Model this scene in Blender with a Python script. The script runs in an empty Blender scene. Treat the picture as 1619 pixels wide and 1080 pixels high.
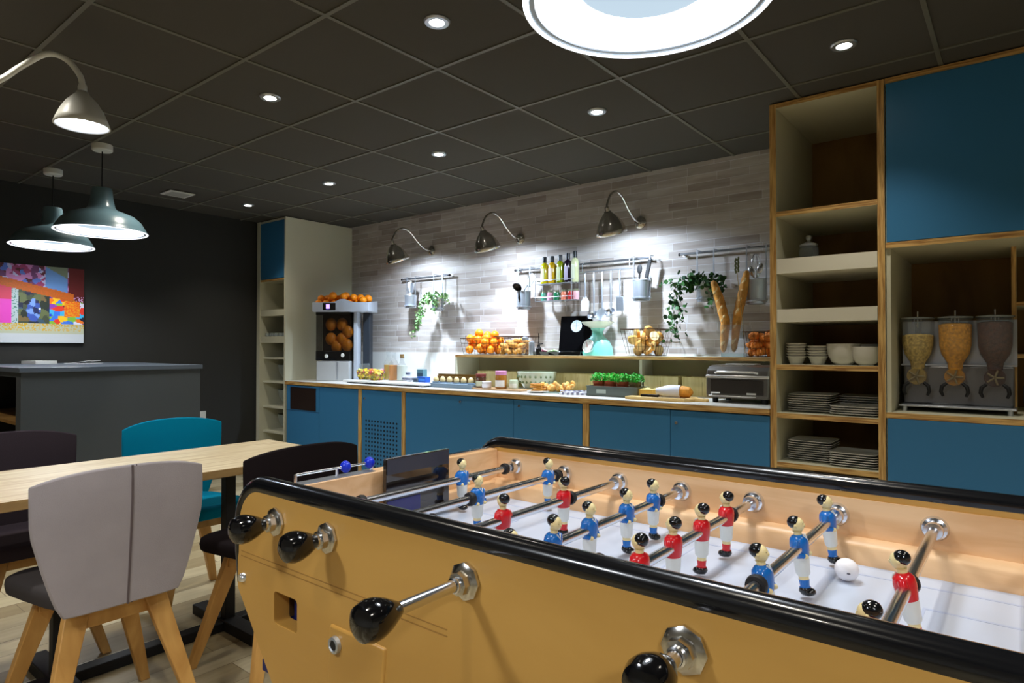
import bpy, math, random
import numpy as np
from mathutils import Vector, Matrix
random.seed(7)
PI = math.pi
SC = bpy.context.scene
COL = SC.collection

# ---------------------------------------------------------------- camera
W, H, FPX = 1619, 1080, 1006.2
YAW, PITCH, ROLL, CZ = .6752, .0113, .0013, 1.22
_f = Vector((-math.sin(YAW)*math.cos(PITCH), math.cos(YAW)*math.cos(PITCH), math.sin(PITCH)))
_r = Vector((math.cos(YAW), math.sin(YAW), 0)); _u = _r.cross(_f)
RT = math.cos(ROLL)*_r + math.sin(ROLL)*_u
UP = -math.sin(ROLL)*_r + math.cos(ROLL)*_u
cd = bpy.data.cameras.new('camera'); cam = bpy.data.objects.new('camera', cd); COL.objects.link(cam)
cd.sensor_width = 36; cd.lens = FPX/W*36; cd.clip_start = .05; cd.clip_end = 60
cam.matrix_world = Matrix(((RT.x, UP.x, -_f.x, 0), (RT.y, UP.y, -_f.y, 0), (RT.z, UP.z, -_f.z, CZ), (0, 0, 0, 1)))
SC.camera = cam
def P(px, py, X=None, Y=None, Z=None):
    """measured point of the photograph brought to a known plane of the room"""
    d = RT*((px-W/2)/FPX) - UP*((py-H/2)/FPX) + _f
    t = X/d.x if X is not None else (Y/d.y if Y is not None else (Z-CZ)/d.z)
    return Vector((0, 0, CZ)) + d*t
def depth(p): return (Vector(p)-Vector((0, 0, CZ))).dot(_f)

# ---------------------------------------------------------------- materials
def lin(c): return tuple((x/12.92 if x <= .04045 else ((x+.055)/1.055)**2.4) for x in c)
def rgb(r, g, b): return lin((r/255, g/255, b/255)) + (1,)
MATS = {}
def mat(name, col, rough=.5, metal=0, spec=.5, emit=None, es=0, trans=0, alpha=1, ior=1.45, coat=0, noise=None, bump=None, sheen=0):
    m = bpy.data.materials.new(name); m.use_nodes = True; MATS[name] = m
    nt = m.node_tree; b = nt.nodes['Principled BSDF']
    b.inputs['Base Color'].default_value = col; b.inputs['Roughness'].default_value = rough
    b.inputs['Metallic'].default_value = metal; b.inputs['Specular IOR Level'].default_value = spec
    b.inputs['IOR'].default_value = ior; b.inputs['Transmission Weight'].default_value = trans
    b.inputs['Alpha'].default_value = alpha; b.inputs['Coat Weight'].default_value = coat
    b.inputs['Sheen Weight'].default_value = sheen
    if emit: b.inputs['Emission Color'].default_value = emit; b.inputs['Emission Strength'].default_value = es
    if noise or bump:
        tc = nt.nodes.new('ShaderNodeTexCoord')
    if noise:                                   # (scale, amount, (sx,sy,sz))
        sc, am, st = noise
        mp = nt.nodes.new('ShaderNodeMapping'); mp.inputs['Scale'].default_value = st
        nz = nt.nodes.new('ShaderNodeTexNoise'); nz.inputs['Scale'].default_value = sc; nz.inputs['Detail'].default_value = 5
        rp = nt.nodes.new('ShaderNodeValToRGB')
        rp.color_ramp.elements[0].position = .3; rp.color_ramp.elements[1].position = .7
        rp.color_ramp.elements[0].color = tuple(x*(1-am) for x in col[:3])+(1,)
        rp.color_ramp.elements[1].color = tuple(min(1, x*(1+am)) for x in col[:3])+(1,)
        nt.links.new(tc.outputs['Object'], mp.inputs[0]); nt.links.new(mp.outputs[0], nz.inputs['Vector'])
        nt.links.new(nz.outputs['Fac'], rp.inputs[0]); nt.links.new(rp.outputs[0], b.inputs['Base Color'])
    if bump:                                    # (scale, strength, distance)
        nz = nt.nodes.new('ShaderNodeTexNoise'); nz.inputs['Scale'].default_value = bump[0]; nz.inputs['Detail'].default_value = 3
        bp = nt.nodes.new('ShaderNodeBump'); bp.inputs['Strength'].default_value = bump[1]; bp.inputs['Distance'].default_value = bump[2]
        nt.links.new(tc.outputs['Object'], nz.inputs['Vector']); nt.links.new(nz.outputs['Fac'], bp.inputs['Height'])
        nt.links.new(bp.outputs[0], b.inputs['Normal'])
    return m

def brick_mat():
    m = bpy.data.materials.new('grey_brick'); m.use_nodes = True; nt = m.node_tree; N = nt.nodes; L = nt.links
    b = N['Principled BSDF']; b.inputs['Roughness'].default_value = .75
    tc = N.new('ShaderNodeTexCoord'); sp = N.new('ShaderNodeSeparateXYZ'); cb = N.new('ShaderNodeCombineXYZ')
    L.new(tc.outputs['Object'], sp.inputs[0]); L.new(sp.outputs['X'], cb.inputs['X']); L.new(sp.outputs['Z'], cb.inputs['Y'])
    def brick(seedx, c1, c2, mo, w=.30):
        mp = N.new('ShaderNodeMapping'); mp.inputs['Location'].default_value = (seedx, .015, 0)
        L.new(cb.outputs[0], mp.inputs[0])
        br = N.new('ShaderNodeTexBrick'); br.offset = .37; br.offset_frequency = 2; br.squash = .72; br.squash_frequency = 3
        br.inputs['Scale'].default_value = 1; br.inputs['Brick Width'].default_value = w; br.inputs['Row Height'].default_value = .0565
        br.inputs['Mortar Size'].default_value = .0028; br.inputs['Mortar Smooth'].default_value = .3; br.inputs['Bias'].default_value = -.25
        br.inputs['Color1'].default_value = c1; br.inputs['Color2'].default_value = c2; br.inputs['Mortar'].default_value = mo
        L.new(mp.outputs[0], br.inputs['Vector']); return br
    br = brick(0, rgb(202, 196, 190), rgb(158, 146, 138), rgb(216, 214, 216))
    nz = N.new('ShaderNodeTexNoise'); nz.inputs['Scale'].default_value = 3; nz.inputs['Detail'].default_value = 6
    mp2 = N.new('ShaderNodeMapping'); mp2.inputs['Scale'].default_value = (1, 1, 9)
    L.new(tc.outputs['Object'], mp2.inputs[0]); L.new(mp2.outputs[0], nz.inputs['Vector'])
    rp = N.new('ShaderNodeValToRGB'); rp.color_ramp.elements[0].position = .35; rp.color_ramp.elements[1].position = .68
    rp.color_ramp.elements[0].color = rgb(226, 220, 216); rp.color_ramp.elements[1].color = (1, 1, 1, 1)
    L.new(nz.outputs['Fac'], rp.inputs[0])
    mx = N.new('ShaderNodeMix'); mx.data_type = 'RGBA'; mx.blend_type = 'MULTIPLY'; mx.inputs[0].default_value = 1
    L.new(br.outputs['Color'], mx.inputs[6]); L.new(rp.outputs[0], mx.inputs[7]); L.new(mx.outputs[2], b.inputs['Base Color'])
    bp = N.new('ShaderNodeBump'); bp.invert = True; bp.inputs['Strength'].default_value = .6; bp.inputs['Distance'].default_value = .004
    L.new(br.outputs['Fac'], bp.inputs['Height']); L.new(bp.outputs[0], b.inputs['Normal'])
    return m
def wood_mat(name, c1, c2, scale=6, stretch=(1, 1, 1), rough=.5, coat=0, lines=0, sharp=(.35, .65)):
    m = bpy.data.materials.new(name); m.use_nodes = True; nt = m.node_tree; N = nt.nodes; L = nt.links
    b = N['Principled BSDF']; b.inputs['Roughness'].default_value = rough; b.inputs['Coat Weight'].default_value = coat
    tc = N.new('ShaderNodeTexCoord'); mp = N.new('ShaderNodeMapping'); mp.inputs['Scale'].default_value = stretch
    L.new(tc.outputs['Object'], mp.inputs[0])
    nz = N.new('ShaderNodeTexNoise'); nz.inputs['Scale'].default_value = scale; nz.inputs['Detail'].default_value = 8; nz.inputs['Distortion'].default_value = .6
    L.new(mp.outputs[0], nz.inputs['Vector'])
    rp = N.new('ShaderNodeValToRGB'); rp.color_ramp.elements[0].position = sharp[0]; rp.color_ramp.elements[1].position = sharp[1]
    rp.color_ramp.elements[0].color = c1; rp.color_ramp.elements[1].color = c2
    L.new(nz.outputs['Fac'], rp.inputs[0]); L.new(rp.outputs[0], b.inputs['Base Color'])
    return m
def floor_mat():
    m = bpy.data.materials.new('pale_plank_floor'); m.use_nodes = True; nt = m.node_tree; N = nt.nodes; L = nt.links
    b = N['Principled BSDF']; b.inputs['Roughness'].default_value = .42
    tc = N.new('ShaderNodeTexCoord')
    br = N.new('ShaderNodeTexBrick'); br.offset = .4; br.inputs['Scale'].default_value = 1
    br.inputs['Brick Width'].default_value = .9; br.inputs['Row Height'].default_value = .15; br.inputs['Mortar Size'].default_value = .0015
    br.inputs['Color1'].default_value = rgb(224, 212, 178); br.inputs['Color2'].default_value = rgb(158, 140, 104); br.inputs['Mortar'].default_value = rgb(120, 104, 76)
    mp0 = N.new('ShaderNodeMapping'); mp0.inputs['Rotation'].default_value = (0, 0, PI/2)
    L.new(tc.outputs['Object'], mp0.inputs[0]); L.new(mp0.outputs[0], br.inputs['Vector'])
    nz = N.new('ShaderNodeTexNoise'); nz.inputs['Scale'].default_value = 4; nz.inputs['Detail'].default_value = 7
    mp = N.new('ShaderNodeMapping'); mp.inputs['Scale'].default_value = (8, 1, 1)
    L.new(tc.outputs['Object'], mp.inputs[0]); L.new(mp.outputs[0], nz.inputs['Vector'])
    rp = N.new('ShaderNodeValToRGB'); rp.color_ramp.elements[0].color = rgb(205, 200, 190); rp.color_ramp.elements[1].color = (1, 1, 1, 1)
    L.new(nz.outputs['Fac'], rp.inputs[0])
    mx = N.new('ShaderNodeMix'); mx.data_type = 'RGBA'; mx.blend_type = 'MULTIPLY'; mx.inputs[0].default_value = 1
    L.new(br.outputs['Color'], mx.inputs[6]); L.new(rp.outputs[0], mx.inputs[7]); L.new(mx.outputs[2], b.inputs['Base Color'])
    return m

BRICK = brick_mat(); FLOOR = floor_mat()
CEIL = mat('dark_ceiling_tile', rgb(78, 75, 69), .9, bump=(300, .3, .002), spec=.2)
TBAR = mat('ceiling_grid_bar', rgb(100, 98, 86), .5)
WALLD = mat('charcoal_wall_paint', rgb(52, 52, 50), .8, spec=.2)
BLUE = mat('blue_laminate', rgb(56, 120, 166), .42, spec=.4)
BLUEE = mat('blue_laminate_edge', rgb(28, 66, 98), .6)
CREAM = mat('cream_laminate', rgb(206, 203, 178), .5)
WHITE = mat('white_laminate', rgb(226, 226, 222), .35)
PLYE = wood_mat('plywood_edge', rgb(150, 104, 48), rgb(224, 184, 112), 22, (.3, .3, 6), .55)
PLYEV = wood_mat('plywood_edge_upright', rgb(156, 110, 50), rgb(224, 184, 112), 22, (6, .3, .3), .55)
PLYB = wood_mat('plywood_face', rgb(118, 84, 32), rgb(150, 112, 52), 2.6, (1.6, 1, .6), .6)
CHROME = mat('chrome', rgb(226, 229, 236), .20, 1)
NICKEL = mat('brushed_nickel', rgb(206, 203, 196), .2, 1)
RAILM = mat('rail_grey_steel', rgb(128, 132, 138), .35, .8)
STEEL = mat('brushed_steel', rgb(190, 196, 204), .38, .85)
IRON = mat('dark_metal', rgb(40, 36, 34), .4, .8)
BLACK = mat('black_gloss', rgb(10, 10, 12), .12, coat=.5)
BLACKM = mat('black_matt', rgb(20, 20, 22), .6)
RAILB = mat('black_rubber_edging', rgb(12, 13, 16), .2, coat=.3)
TWOOD = wood_mat('varnished_golden_wood', rgb(190, 143, 68), rgb(204, 157, 80), 1.6, (1, 1, 4), .38)
TWOODI = wood_mat('pale_beech_wood', rgb(214, 166, 116), rgb(236, 196, 150), 3, (1, 3, 8), .4)
PITCH_M = mat('white_linoleum_pitch', rgb(184, 194, 212), .32)
RED = mat('red_paint', rgb(206, 24, 34), .25, coat=.3); SBLUE = mat('blue_paint', rgb(18, 104, 188), .25, coat=.3)
SKIN = mat('cream_skin_paint', rgb(232, 214, 158), .3); SWHITE = mat('white_paint', rgb(226, 228, 222), .3)
HAIR = mat('black_paint', rgb(10, 12, 16), .18, coat=.4)
BBLUE = mat('cobalt_plastic', rgb(20, 50, 205), .3)
OAK = wood_mat('light_oak_top', rgb(208, 184, 142), rgb(238, 222, 188), 5, (9, .7, 4), .38)
OAKE = wood_mat('oak_edge', rgb(150, 118, 72), rgb(176, 142, 90), 8, (1, 1, 6), .5)
LEGW = wood_mat('chair_leg_wood', rgb(186, 134, 66), rgb(214, 164, 92), 5, (3, 3, .6), .45)
LEGP = wood_mat('pale_table_leg_wood', rgb(206, 160, 112), rgb(232, 194, 150), 5, (3, 3, .6), .45)
GREYF = mat('grey_fabric', rgb(162, 154, 156), .95, bump=(420, .35, .002), noise=(7, .07, (1, 1, 1)), sheen=.2, spec=.1)
GREYS = mat('grey_seam', rgb(96, 84, 84), .95)
TEALF = mat('teal_fabric', rgb(0, 134, 170), .9, bump=(420, .3, .002), spec=.1)
DARKF = mat('black_brown_fabric', rgb(30, 24, 26), .95, bump=(420, .3, .002), spec=.1)
PLUMF = mat('charcoal_plum_fabric', rgb(58, 50, 56), .95, bump=(420, .3, .002), spec=.1)
SEATF = mat('shaded_seat_fabric', rgb(66, 62, 62), .95, spec=.1)  # grey chair's seat: the shade on it is put into the colour
ENAM = mat('blue_grey_enamel', rgb(96, 124, 136), .3, coat=.3)
ENAMW = mat('white_enamel_lining', rgb(240, 244, 250), .5)
PLAST = mat('white_plastic', rgb(215, 216, 210), .4)
LINING = mat('glowing_lamp_lining', rgb(235, 240, 250), .6, emit=(.90, .95, 1, 1), es=1.5)
BULB = mat('lit_bulb', (1, 1, 1, 1), emit=(.86, .92, 1, 1), es=30)
LENS = mat('lit_downlight_lens', (1, 1, 1, 1), emit=(1, .96, .86, 1), es=26)
GLASS = mat('clear_glass', (1, 1, 1, 1), .02, trans=1, ior=1.25, spec=.4)
def thin_glass(name, col, a=.25, rough=.05):
    m = mat(name, col, rough, alpha=a, spec=.6); return m
TGLASS = thin_glass('thin_clear_glass', rgb(150, 162, 166), .10)
SMOKE = thin_glass('smoked_glass', rgb(30, 22, 16), .35)
PENIN = mat('grey_counter_paint', rgb(74, 80, 84), .6)
PENT = mat('grey_counter_top', rgb(92, 102, 114), .3)
ORANGE = mat('orange_peel', rgb(250, 142, 14), .45, bump=(260, .25, .002), noise=(20, .12, (1, 1, 1)))
BREAD = mat('bread_crust', rgb(206, 144, 62), .7, noise=(24, .35, (1, 1, 1)), bump=(90, .6, .004))
CROI = mat('croissant_crust', rgb(214, 122, 36), .6, noise=(26, .4, (1, 1, 1)), bump=(90, .6, .004))
GREEN = mat('leaf_green', rgb(46, 92, 36), .6, noise=(30, .35, (1, 1, 1))); GREENB = mat('bright_herb_green', rgb(24, 168, 34), .6, noise=(60, .4, (1, 1, 1)))
GREENP = mat('pale_ivy_green', rgb(92, 132, 72), .6, noise=(30, .35, (1, 1, 1)))
TERRA = mat('terracotta', rgb(190, 92, 58), .8)
CHINA = mat('white_china', rgb(220, 218, 208), .25, coat=.2)
MINT = mat('mint_enamel', rgb(128, 214, 200), .3, coat=.3)
WIRE = mat('bronze_wire', rgb(74, 52, 34), .4, .8)
BINW = wood_mat('pale_bin_wood', rgb(214, 196, 128), rgb(232, 218, 158), 4, (8, 1, .8), .55)
OLIVE = mat('olive_beige_panel', rgb(168, 160, 124), .6)
def flat(name, r, g, b, rough=.45, **k): return mat(name, rgb(r, g, b), rough, **k)

# ---------------------------------------------------------------- mesh builder
class MB:
    def __init__(s, M=None): s.v = []; s.f = []; s.mi = []; s.M = M or Matrix()
    def add(s, vs, fs, m=0):
        o = len(s.v); s.v += [s.M @ Vector(v) for v in vs]
        for k, f in enumerate(fs):
            s.f.append(tuple(o+i for i in f)); s.mi.append(m[k] if isinstance(m, (list, tuple)) else m)
        return s
    def box(s, x0, x1, y0, y1, z0, z1, m=0, front=None, top=None):
        vs = [(x, y, z) for z in (z0, z1) for y in (y0, y1) for x in (x0, x1)]
        fs = [(0, 2, 3, 1), (4, 5, 7, 6), (0, 1, 5, 4), (2, 6, 7, 3), (0, 4, 6, 2), (1, 3, 7, 5)]
        ms = [m]*6
        if top is not None: ms[1] = top
        if front is not None: ms[2] = front
        return s.add(vs, fs, ms)
    def cbox(s, c, d, m=0): return s.box(c[0]-d[0]/2, c[0]+d[0]/2, c[1]-d[1]/2, c[1]+d[1]/2, c[2]-d[2]/2, c[2]+d[2]/2, m)
    def rings(s, rings, m=0, cap=True, closed=True):
        n = len(rings[0]); vs = [p for r in rings for p in r]; fs = []; ms = []
        for i in range(len(rings)-1):
            mm = m[i] if isinstance(m, (list, tuple)) else m
            for j in range(n if closed else n-1):
                a = i*n+j; b = i*n+(j+1) % n; fs.append((a, b, b+n, a+n)); ms.append(mm)
        if cap:
            fs.append(tuple(range(n-1, -1, -1))); ms.append(ms[0]); k = (len(rings)-1)*n
            fs.append(tuple(k+j for j in range(n))); ms.append(ms[-2] if len(ms) > 1 else ms[0])
        return s.add(vs, fs, ms)
    def lathe(s, prof, n=24, m=0, c=(0, 0, 0), cap=True, ax=None):
        R = Matrix() if ax is None else Vector((0, 0, 1)).rotation_difference(Vector(ax)).to_matrix().to_4x4()
        C = Vector(c)
        rg = [[tuple(C + R @ Vector((max(r, 1e-5)*math.cos(2*PI*j/n), max(r, 1e-5)*math.sin(2*PI*j/n), z))) for j in range(n)] for r, z in prof]
        return s.rings(rg, m, cap)
    def tube(s, path, r, n=10, m=0, cap=True):
        path = [Vector(p) for p in path]; rg = []; prev = None
        for i, p in enumerate(path):
            t = (path[min(i+1, len(path)-1)]-path[max(i-1, 0)]).normalized()
            a = Vector((0, 0, 1)) if prev is None else prev
            if prev is None and abs(t.z) > .95: a = Vector((1, 0, 0))
            u = (a - t*a.dot(t)).normalized(); prev = u; w = t.cross(u)
            rr = r[i] if isinstance(r, (list, tuple)) else r
            rg.append([tuple(p + u*rr*math.cos(2*PI*j/n) + w*rr*math.sin(2*PI*j/n)) for j in range(n)])
        return s.rings(rg, m, cap)
    def sph(s, c, r, nu=12, nv=8, m=0, R=None):
        if not isinstance(r, (tuple, list)): r = (r, r, r)
        R = R or Matrix()
        rg = [[tuple(Vector(c) + R @ Vector((r[0]*math.sin(PI*(i+.001)/(nv+.002))*math.cos(2*PI*j/nu), r[1]*math.sin(PI*(i+.001)/(nv+.002))*math.sin(2*PI*j/nu), -r[2]*math.cos(PI*i/nv)))) for j in range(nu)] for i in range(nv+1)]
        return s.rings(rg, m)
    def build(s, name, mats, parent=None, sharp=35, bevel=0, loc=None, solid=0):
        me = bpy.data.meshes.new(name); me.from_pydata([tuple(v) for v in s.v], [], s.f)
        mats = mats if isinstance(mats, (list, tuple)) else [mats]
        for q in mats: me.materials.append(q)
        me.polygons.foreach_set('material_index', [min(i, len(mats)-1) for i in s.mi])
        me.polygons.foreach_set('use_smooth', [True]*len(s.f)); me.update()
        me.set_sharp_from_angle(angle=math.radians(sharp))
        o = bpy.data.objects.new(name, me); COL.objects.link(o)
        if parent is not None: o.parent = parent
        if loc is not None: o.location = loc
        if solid:
            md = o.modifiers.new('solid', 'SOLIDIFY'); md.thickness = solid; md.offset = 0
        if bevel:
            md = o.modifiers.new('bevel', 'BEVEL'); md.width = bevel; md.segments = 2; md.limit_method = 'ANGLE'
        return o
def thing(name, label, cat, loc=(0, 0, 0), rz=0, group=None):
    o = bpy.data.objects.new(name, None); COL.objects.link(o); o.location = loc; o.rotation_euler = (0, 0, rz)
    o.empty_display_size = .05
    o['label'] = label; o['category'] = cat
    if group: o['group'] = group
    return o
def tag(o, label, cat, group=None, loc=None, rz=None):
    o['label'] = label; o['category'] = cat
    if group: o['group'] = group
    if loc is not None: o.location = loc
    if rz is not None: o.rotation_euler = (0, 0, rz)
    return o
def struct(o): o['kind'] = 'structure'; return o
def dup(root, label, loc=None, rot=None, group=None):
    r = root.copy(); COL.objects.link(r)
    if loc is not None: r.location = loc
    if rot is not None: r.rotation_euler = rot
    if label: r['label'] = label
    if group: r['group'] = group
    def rec(src, dst):
        for ch in [c for c in src.children]:
            c = ch.copy(); COL.objects.link(c); c.parent = dst; rec(ch, c)
    rec(root, r); return r
def light(kind, loc, energy, col=(1, 1, 1), size=.03, to=None, cone=120, blend=.3):
    l = bpy.data.lights.new('lamp_light', kind); l.energy = energy; l.color = col; l.shadow_soft_size = size
    o = bpy.data.objects.new('lamp_light', l); COL.objects.link(o); o.location = loc
    if kind == 'SPOT': l.spot_size = math.radians(cone); l.spot_blend = blend
    if to is not None: o.rotation_euler = (Vector(to)-Vector(loc)).to_track_quat('-Z', 'Y').to_euler()
    return o
# ================================================================ the room
CH = 2.50; FY = 3.42; WY = 4.19; LX = -6.06; WT = .911
def boxobj(name, m, x0, x1, y0, y1, z0, z1, parent=None, bevel=0, front=None, top=None):
    b = MB().box(x0, x1, y0, y1, z0, z1, 0, front=1 if front else None, top=(2 if front else 1) if top else None)
    return b.build(name, [m]+([front] if front else [])+([top] if top else []), parent, bevel=bevel)
struct(boxobj('floor', FLOOR, LX-.1, 2.7, -2.7, WY+.1, -.06, 0))
struct(boxobj('wall_back', BRICK, LX-.1, 2.7, WY, WY+.12, 0, CH+.1))
struct(boxobj('wall_left', WALLD, LX-.12, LX, -2.7, WY, 0, CH+.1))
WALLP = mat('light_wall_paint', rgb(214, 212, 204), .8)
struct(boxobj('wall_right', WALLP, 2.6, 2.72, -2.7, WY, 0, CH+.1))
struct(boxobj('wall_front', WALLP, LX, 2.6, -2.72, -2.6, 0, CH+.1))
b = MB().box(LX, 2.6, -2.6, WY, CH, CH+.06)
i = 0
GX = [-2.075+.6*k for k in range(-6, 8)]; GY = [2.0455+.6*k for k in range(-7, 4)]
for x in GX:
    if LX < x < 2.6: b.box(x-.009, x+.009, -2.6, WY, CH-.005, CH+.001, 1)
for y in GY: b.box(LX, 2.6, y-.009, y+.009, CH-.0052, CH+.001, 1)
struct(b.build('ceiling', [CEIL, TBAR]))
struct(boxobj('trim_1', WHITE, -5.50, -1.04, WY-.012, WY, WT, 1.186))       # white splashback under the bricks

# ---------------------------------------------------------------- ceiling fittings
dl = thing('ceiling_downlight', '', 'ceiling light', (-1.775, 1.745, CH))
MB().lathe([(.030, -.002), (.030, -.008), (.047, -.009), (.052, -.003), (.052, .001)], 28, cap=False).build('trim_ring', STEEL, dl)
MB().lathe([(.0, -.003), (.030, -.004), (.030, .0), (0, 0)], 24).build('lens', LENS, dl)
dls = {(0, 0): 'bright ceiling downlight at the top edge of the photo, left of the big overhead lamp',
       (-1, 0): 'ceiling downlight nearest the white gooseneck lamp, in the front row',
       (0, 1): 'ceiling downlight just below the big overhead lamp, above the hanging utensils',
       (-1, 1): 'ceiling downlight above the middle chrome wall lamp, second from the right cabinet side',
       (-2, 1): 'ceiling downlight in the back row above the fruit juicer',
       (-3, 1): 'smallest ceiling downlight, near the dark left wall and tall white cabinet',
       (1, 1): 'ceiling downlight over the tall plywood shelves, right of the big lamp'}
first = True
for (i, j), lab in dls.items():
    loc = (-1.775+1.2*i, 1.745+1.2*j, CH-.001)
    if first: dl.location = loc; dl['label'] = lab; dl['group'] = 'recessed ceiling downlights'; first = False
    else: dup(dl, lab, loc)
DLP = [(-1.775+1.2*i, 1.745+1.2*j) for i in range(-3, 4) for j in (-2, -1, 0, 1)]
seen = [(-1.775+1.2*i, 1.745+1.2*j) for i, j in dls]
for x, y in DLP:
    light('SPOT', (x, y, CH-.02), 23, (1, .93, .80), .035, to=(x, y, 0), cone=104, blend=.8)
t = thing('ceiling_speaker', 'white square flush fitting on the ceiling near the left wall', 'ceiling fitting', (-5.42, 2.36, CH-.006))
MB().box(-.10, .10, -.10, .10, -.008, 0).build('cover', PLAST, t, bevel=.004)
MB().box(-.075, .075, -.075, .075, -.0095, -.008).build('grille', flat('grille_grey', 170, 170, 164), t)

# ---------------------------------------------------------------- pendant lamps
def pendant(loc, rad, zr, label, power, drop=True):
    """loc = ceiling point; zr rim height; origin at the ceiling"""
    s = rad/.288; t = thing('pendant_lamp', label, 'lamp', (loc[0], loc[1], CH-.001), group='blue grey dome pendants')
    z = zr-CH
    out = [(.040, .312), (.060, .308), (.064, .298), (.070, .23), (.082, .175), (.096, .155), (.15, .135), (.205, .112), (.245, .075), (.272, .03), (.282, .006), (.288, 0)]
    inn = [(.270, .005), (.262, .03), (.236, .070), (.198, .105), (.155, .122), (.150, .128)]
    MB().lathe([(r*s, z+h*s) for r, h in out], 48, cap=False).build('shade', ENAM, t, sharp=50, solid=.002)
    MB().lathe([(r*s, z+h*s) for r, h in [(.289, 0), (.284, -.004), (.275, -.001)]], 48, cap=False).build('rim', LINING, t, solid=.0015)  # emissive in place of the lamplight caught along the edge
    MB().lathe([(r*s, z+h*s) for r, h in inn], 48, cap=False).build('lining', LINING, t, sharp=60, solid=.0015)
    MB().tube([(0, 0, z+.310*s), (0, 0, -.03)], .004, 8).build('cord', BLACKM, t)
    MB().lathe([(.0, -.045), (.052, -.043), (.058, -.036), (.058, -.002), (0, -.002)], 28).build('ceiling_rose', PLAST, t)
    MB().lathe([(.04*s, z+.14*s), (.07*s, z+.07*s), (.155*s, z+.052*s), (.162*s, z+.045*s), (.155*s, z+.040*s), (0, z+.036*s)], 32).build('diffuser', DIFF, t)
    MB().lathe([(.262*s, z+.004*s), (.262*s, z+.0005), (.274*s, z+.0005), (.274*s, z+.004*s)], 48, cap=False).build('inner_rim_ring', STEEL, t)
    light('SPOT', (loc[0], loc[1], zr+.004), power, (.88, .93, 1), .10, to=(loc[0], loc[1], 0), cone=158, blend=.4)
    return t
DIFF = mat('lamp_diffuser', rgb(20, 24, 28), .9, emit=(.50, .63, .74, 1), es=.9)
pendant((-.597, 1.188), .255, 1.937, 'big white-lit dome pendant overhead, cut off by the top of the photo', 23)
pendant((-4.50, 1.50), .255, 1.950, 'blue grey enamel dome pendant, the right and nearer one of the pair at left', 26)
pendant((-5.40, 1.49), .255, 1.950, 'blue grey enamel dome pendant at far left, half behind its neighbour', 26)

pendant((-1.25, -.62), .255, 1.937, 'added unseen dome pendant on the camera side, lighting the front of the football table', 46)  # added lamp out of view, lights the near side of the game table
pendant((.75, -.40), .255, 1.937, 'added unseen dome pendant to the right of the camera, lighting the football table', 38)  # second added lamp out of view, for the same table front
# ---------------------------------------------------------------- gooseneck lamps
def goose(name, label, base, outdir, arm, apex, axis, L, rim, mats, power, group=None, plate=.045, armr=.008, cone=150, bulbmat=BULB, blend=.75, lax=None, extra=0):
    """base = wall point; arm = list of (out, up) offsets; apex = last arm point; axis = shade direction"""
    o = Vector(outdir); t = thing(name, label, 'lamp', base, group=group)
    path = [o*a+Vector((0, 0, u)) for a, u in arm]
    ms, ma, mi = mats
    MB().lathe([(0, 0), (plate, 0), (plate, .012), (plate*.7, .022), (plate*.3, .03), (0, .03)], 24, ax=o).build('wall_plate', ma, t)
    # smooth arm
    pts = []
    for k in range(len(path)-1):
        p0 = path[max(k-1, 0)]; p1 = path[k]; p2 = path[k+1]; p3 = path[min(k+2, len(path)-1)]
        for q in range(6):
            u = q/6; pts.append(.5*((2*p1)+(p2-p0)*u+(2*p0-5*p1+4*p2-p3)*u*u+(3*p1-p0-3*p2+p3)*u**3))
    pts.append(path[-1])
    MB().tube(pts, armr, 12).build('arm', ma, t)
    a = path[-1]; ax = Vector(axis).normalized()
    MB().lathe([(0, -.014), (.013, -.01), (.016, .0), (.016, .03), (0, .03)], 16, c=a, ax=ax).build('joint', ma, t)
    k = rim/.105; l = L/.15
    prof = [(.020*k, .0), (.026*k, .012*l), (.036*k, .022*l), (.060*k, .050*l), (.080*k, .085*l), (.094*k, .12*l), (.105*k, .15*l)]
    MB().lathe(prof, 36, c=a+ax*.02, ax=ax, cap=False).build('shade', ms, t, sharp=60, solid=.0025)
    MB().lathe([(r-.004, z) for r, z in prof[2:]], 36, c=a+ax*.021, ax=ax, cap=False).build('lining', mi, t, sharp=60, solid=.001)
    MB().sph(a+ax*(.02+.09*l), .026*k, 16, 10).build('bulb', bulbmat, t)
    lp = Vector(base)+a+ax*(.02+.125*l); ax = Vector(lax) if lax else ax
    light('SPOT', lp, power, (.68, .82, 1), .03, to=lp+ax, cone=cone, blend=blend)
    if extra: light('SPOT', lp, extra, (.68, .82, 1), .03, to=lp+Vector((0, .10, -1)), cone=124, blend=1)
    return t
arm = [(.02, .0), (.10, .012), (.19, .07), (.27, .135), (.355, .158), (.435, .12), (.48, .05), (.485, .02)]
for X, lab in ((-4.32, 'chrome gooseneck wall lamp nearest the juicer, leftmost of the three'), (-3.265, 'chrome gooseneck wall lamp in the middle of the three'), (-2.157, 'chrome gooseneck wall lamp nearest the tall plywood shelves, rightmost of the three')):
    goose('wall_lamp', lab, (X, WY, 2.138), (0, -1, 0), arm, None, (0, .42, -1), .15, .108, (NICKEL, NICKEL, STEEL), 21, 'chrome gooseneck wall lamps', cone=164, blend=.35, lax=(0, .42, -1), extra=72)
struct(boxobj('wall_pillar', WALLD, -3.34, -3.20, .24, .39, 0, CH))
arm2 = [(.0, .0), (.15, .03), (.32, .13), (.40, .20), (.48, .258), (.545, .245), (.59, .19), (.60, .145)]
goose('post_lamp', 'white gooseneck lamp at the top left corner, glowing above the pendants', (-3.20, .385, 2.10), Vector((.55, .835, 0)).normalized(), arm2, None, (0, 0, -1), .135, .095, (PLAST, PLAST, ENAMW), 14, plate=.035, armr=.011)
light('POINT', (-2.87, .886, 2.135), 3, (.80, .89, 1), .03)

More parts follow.
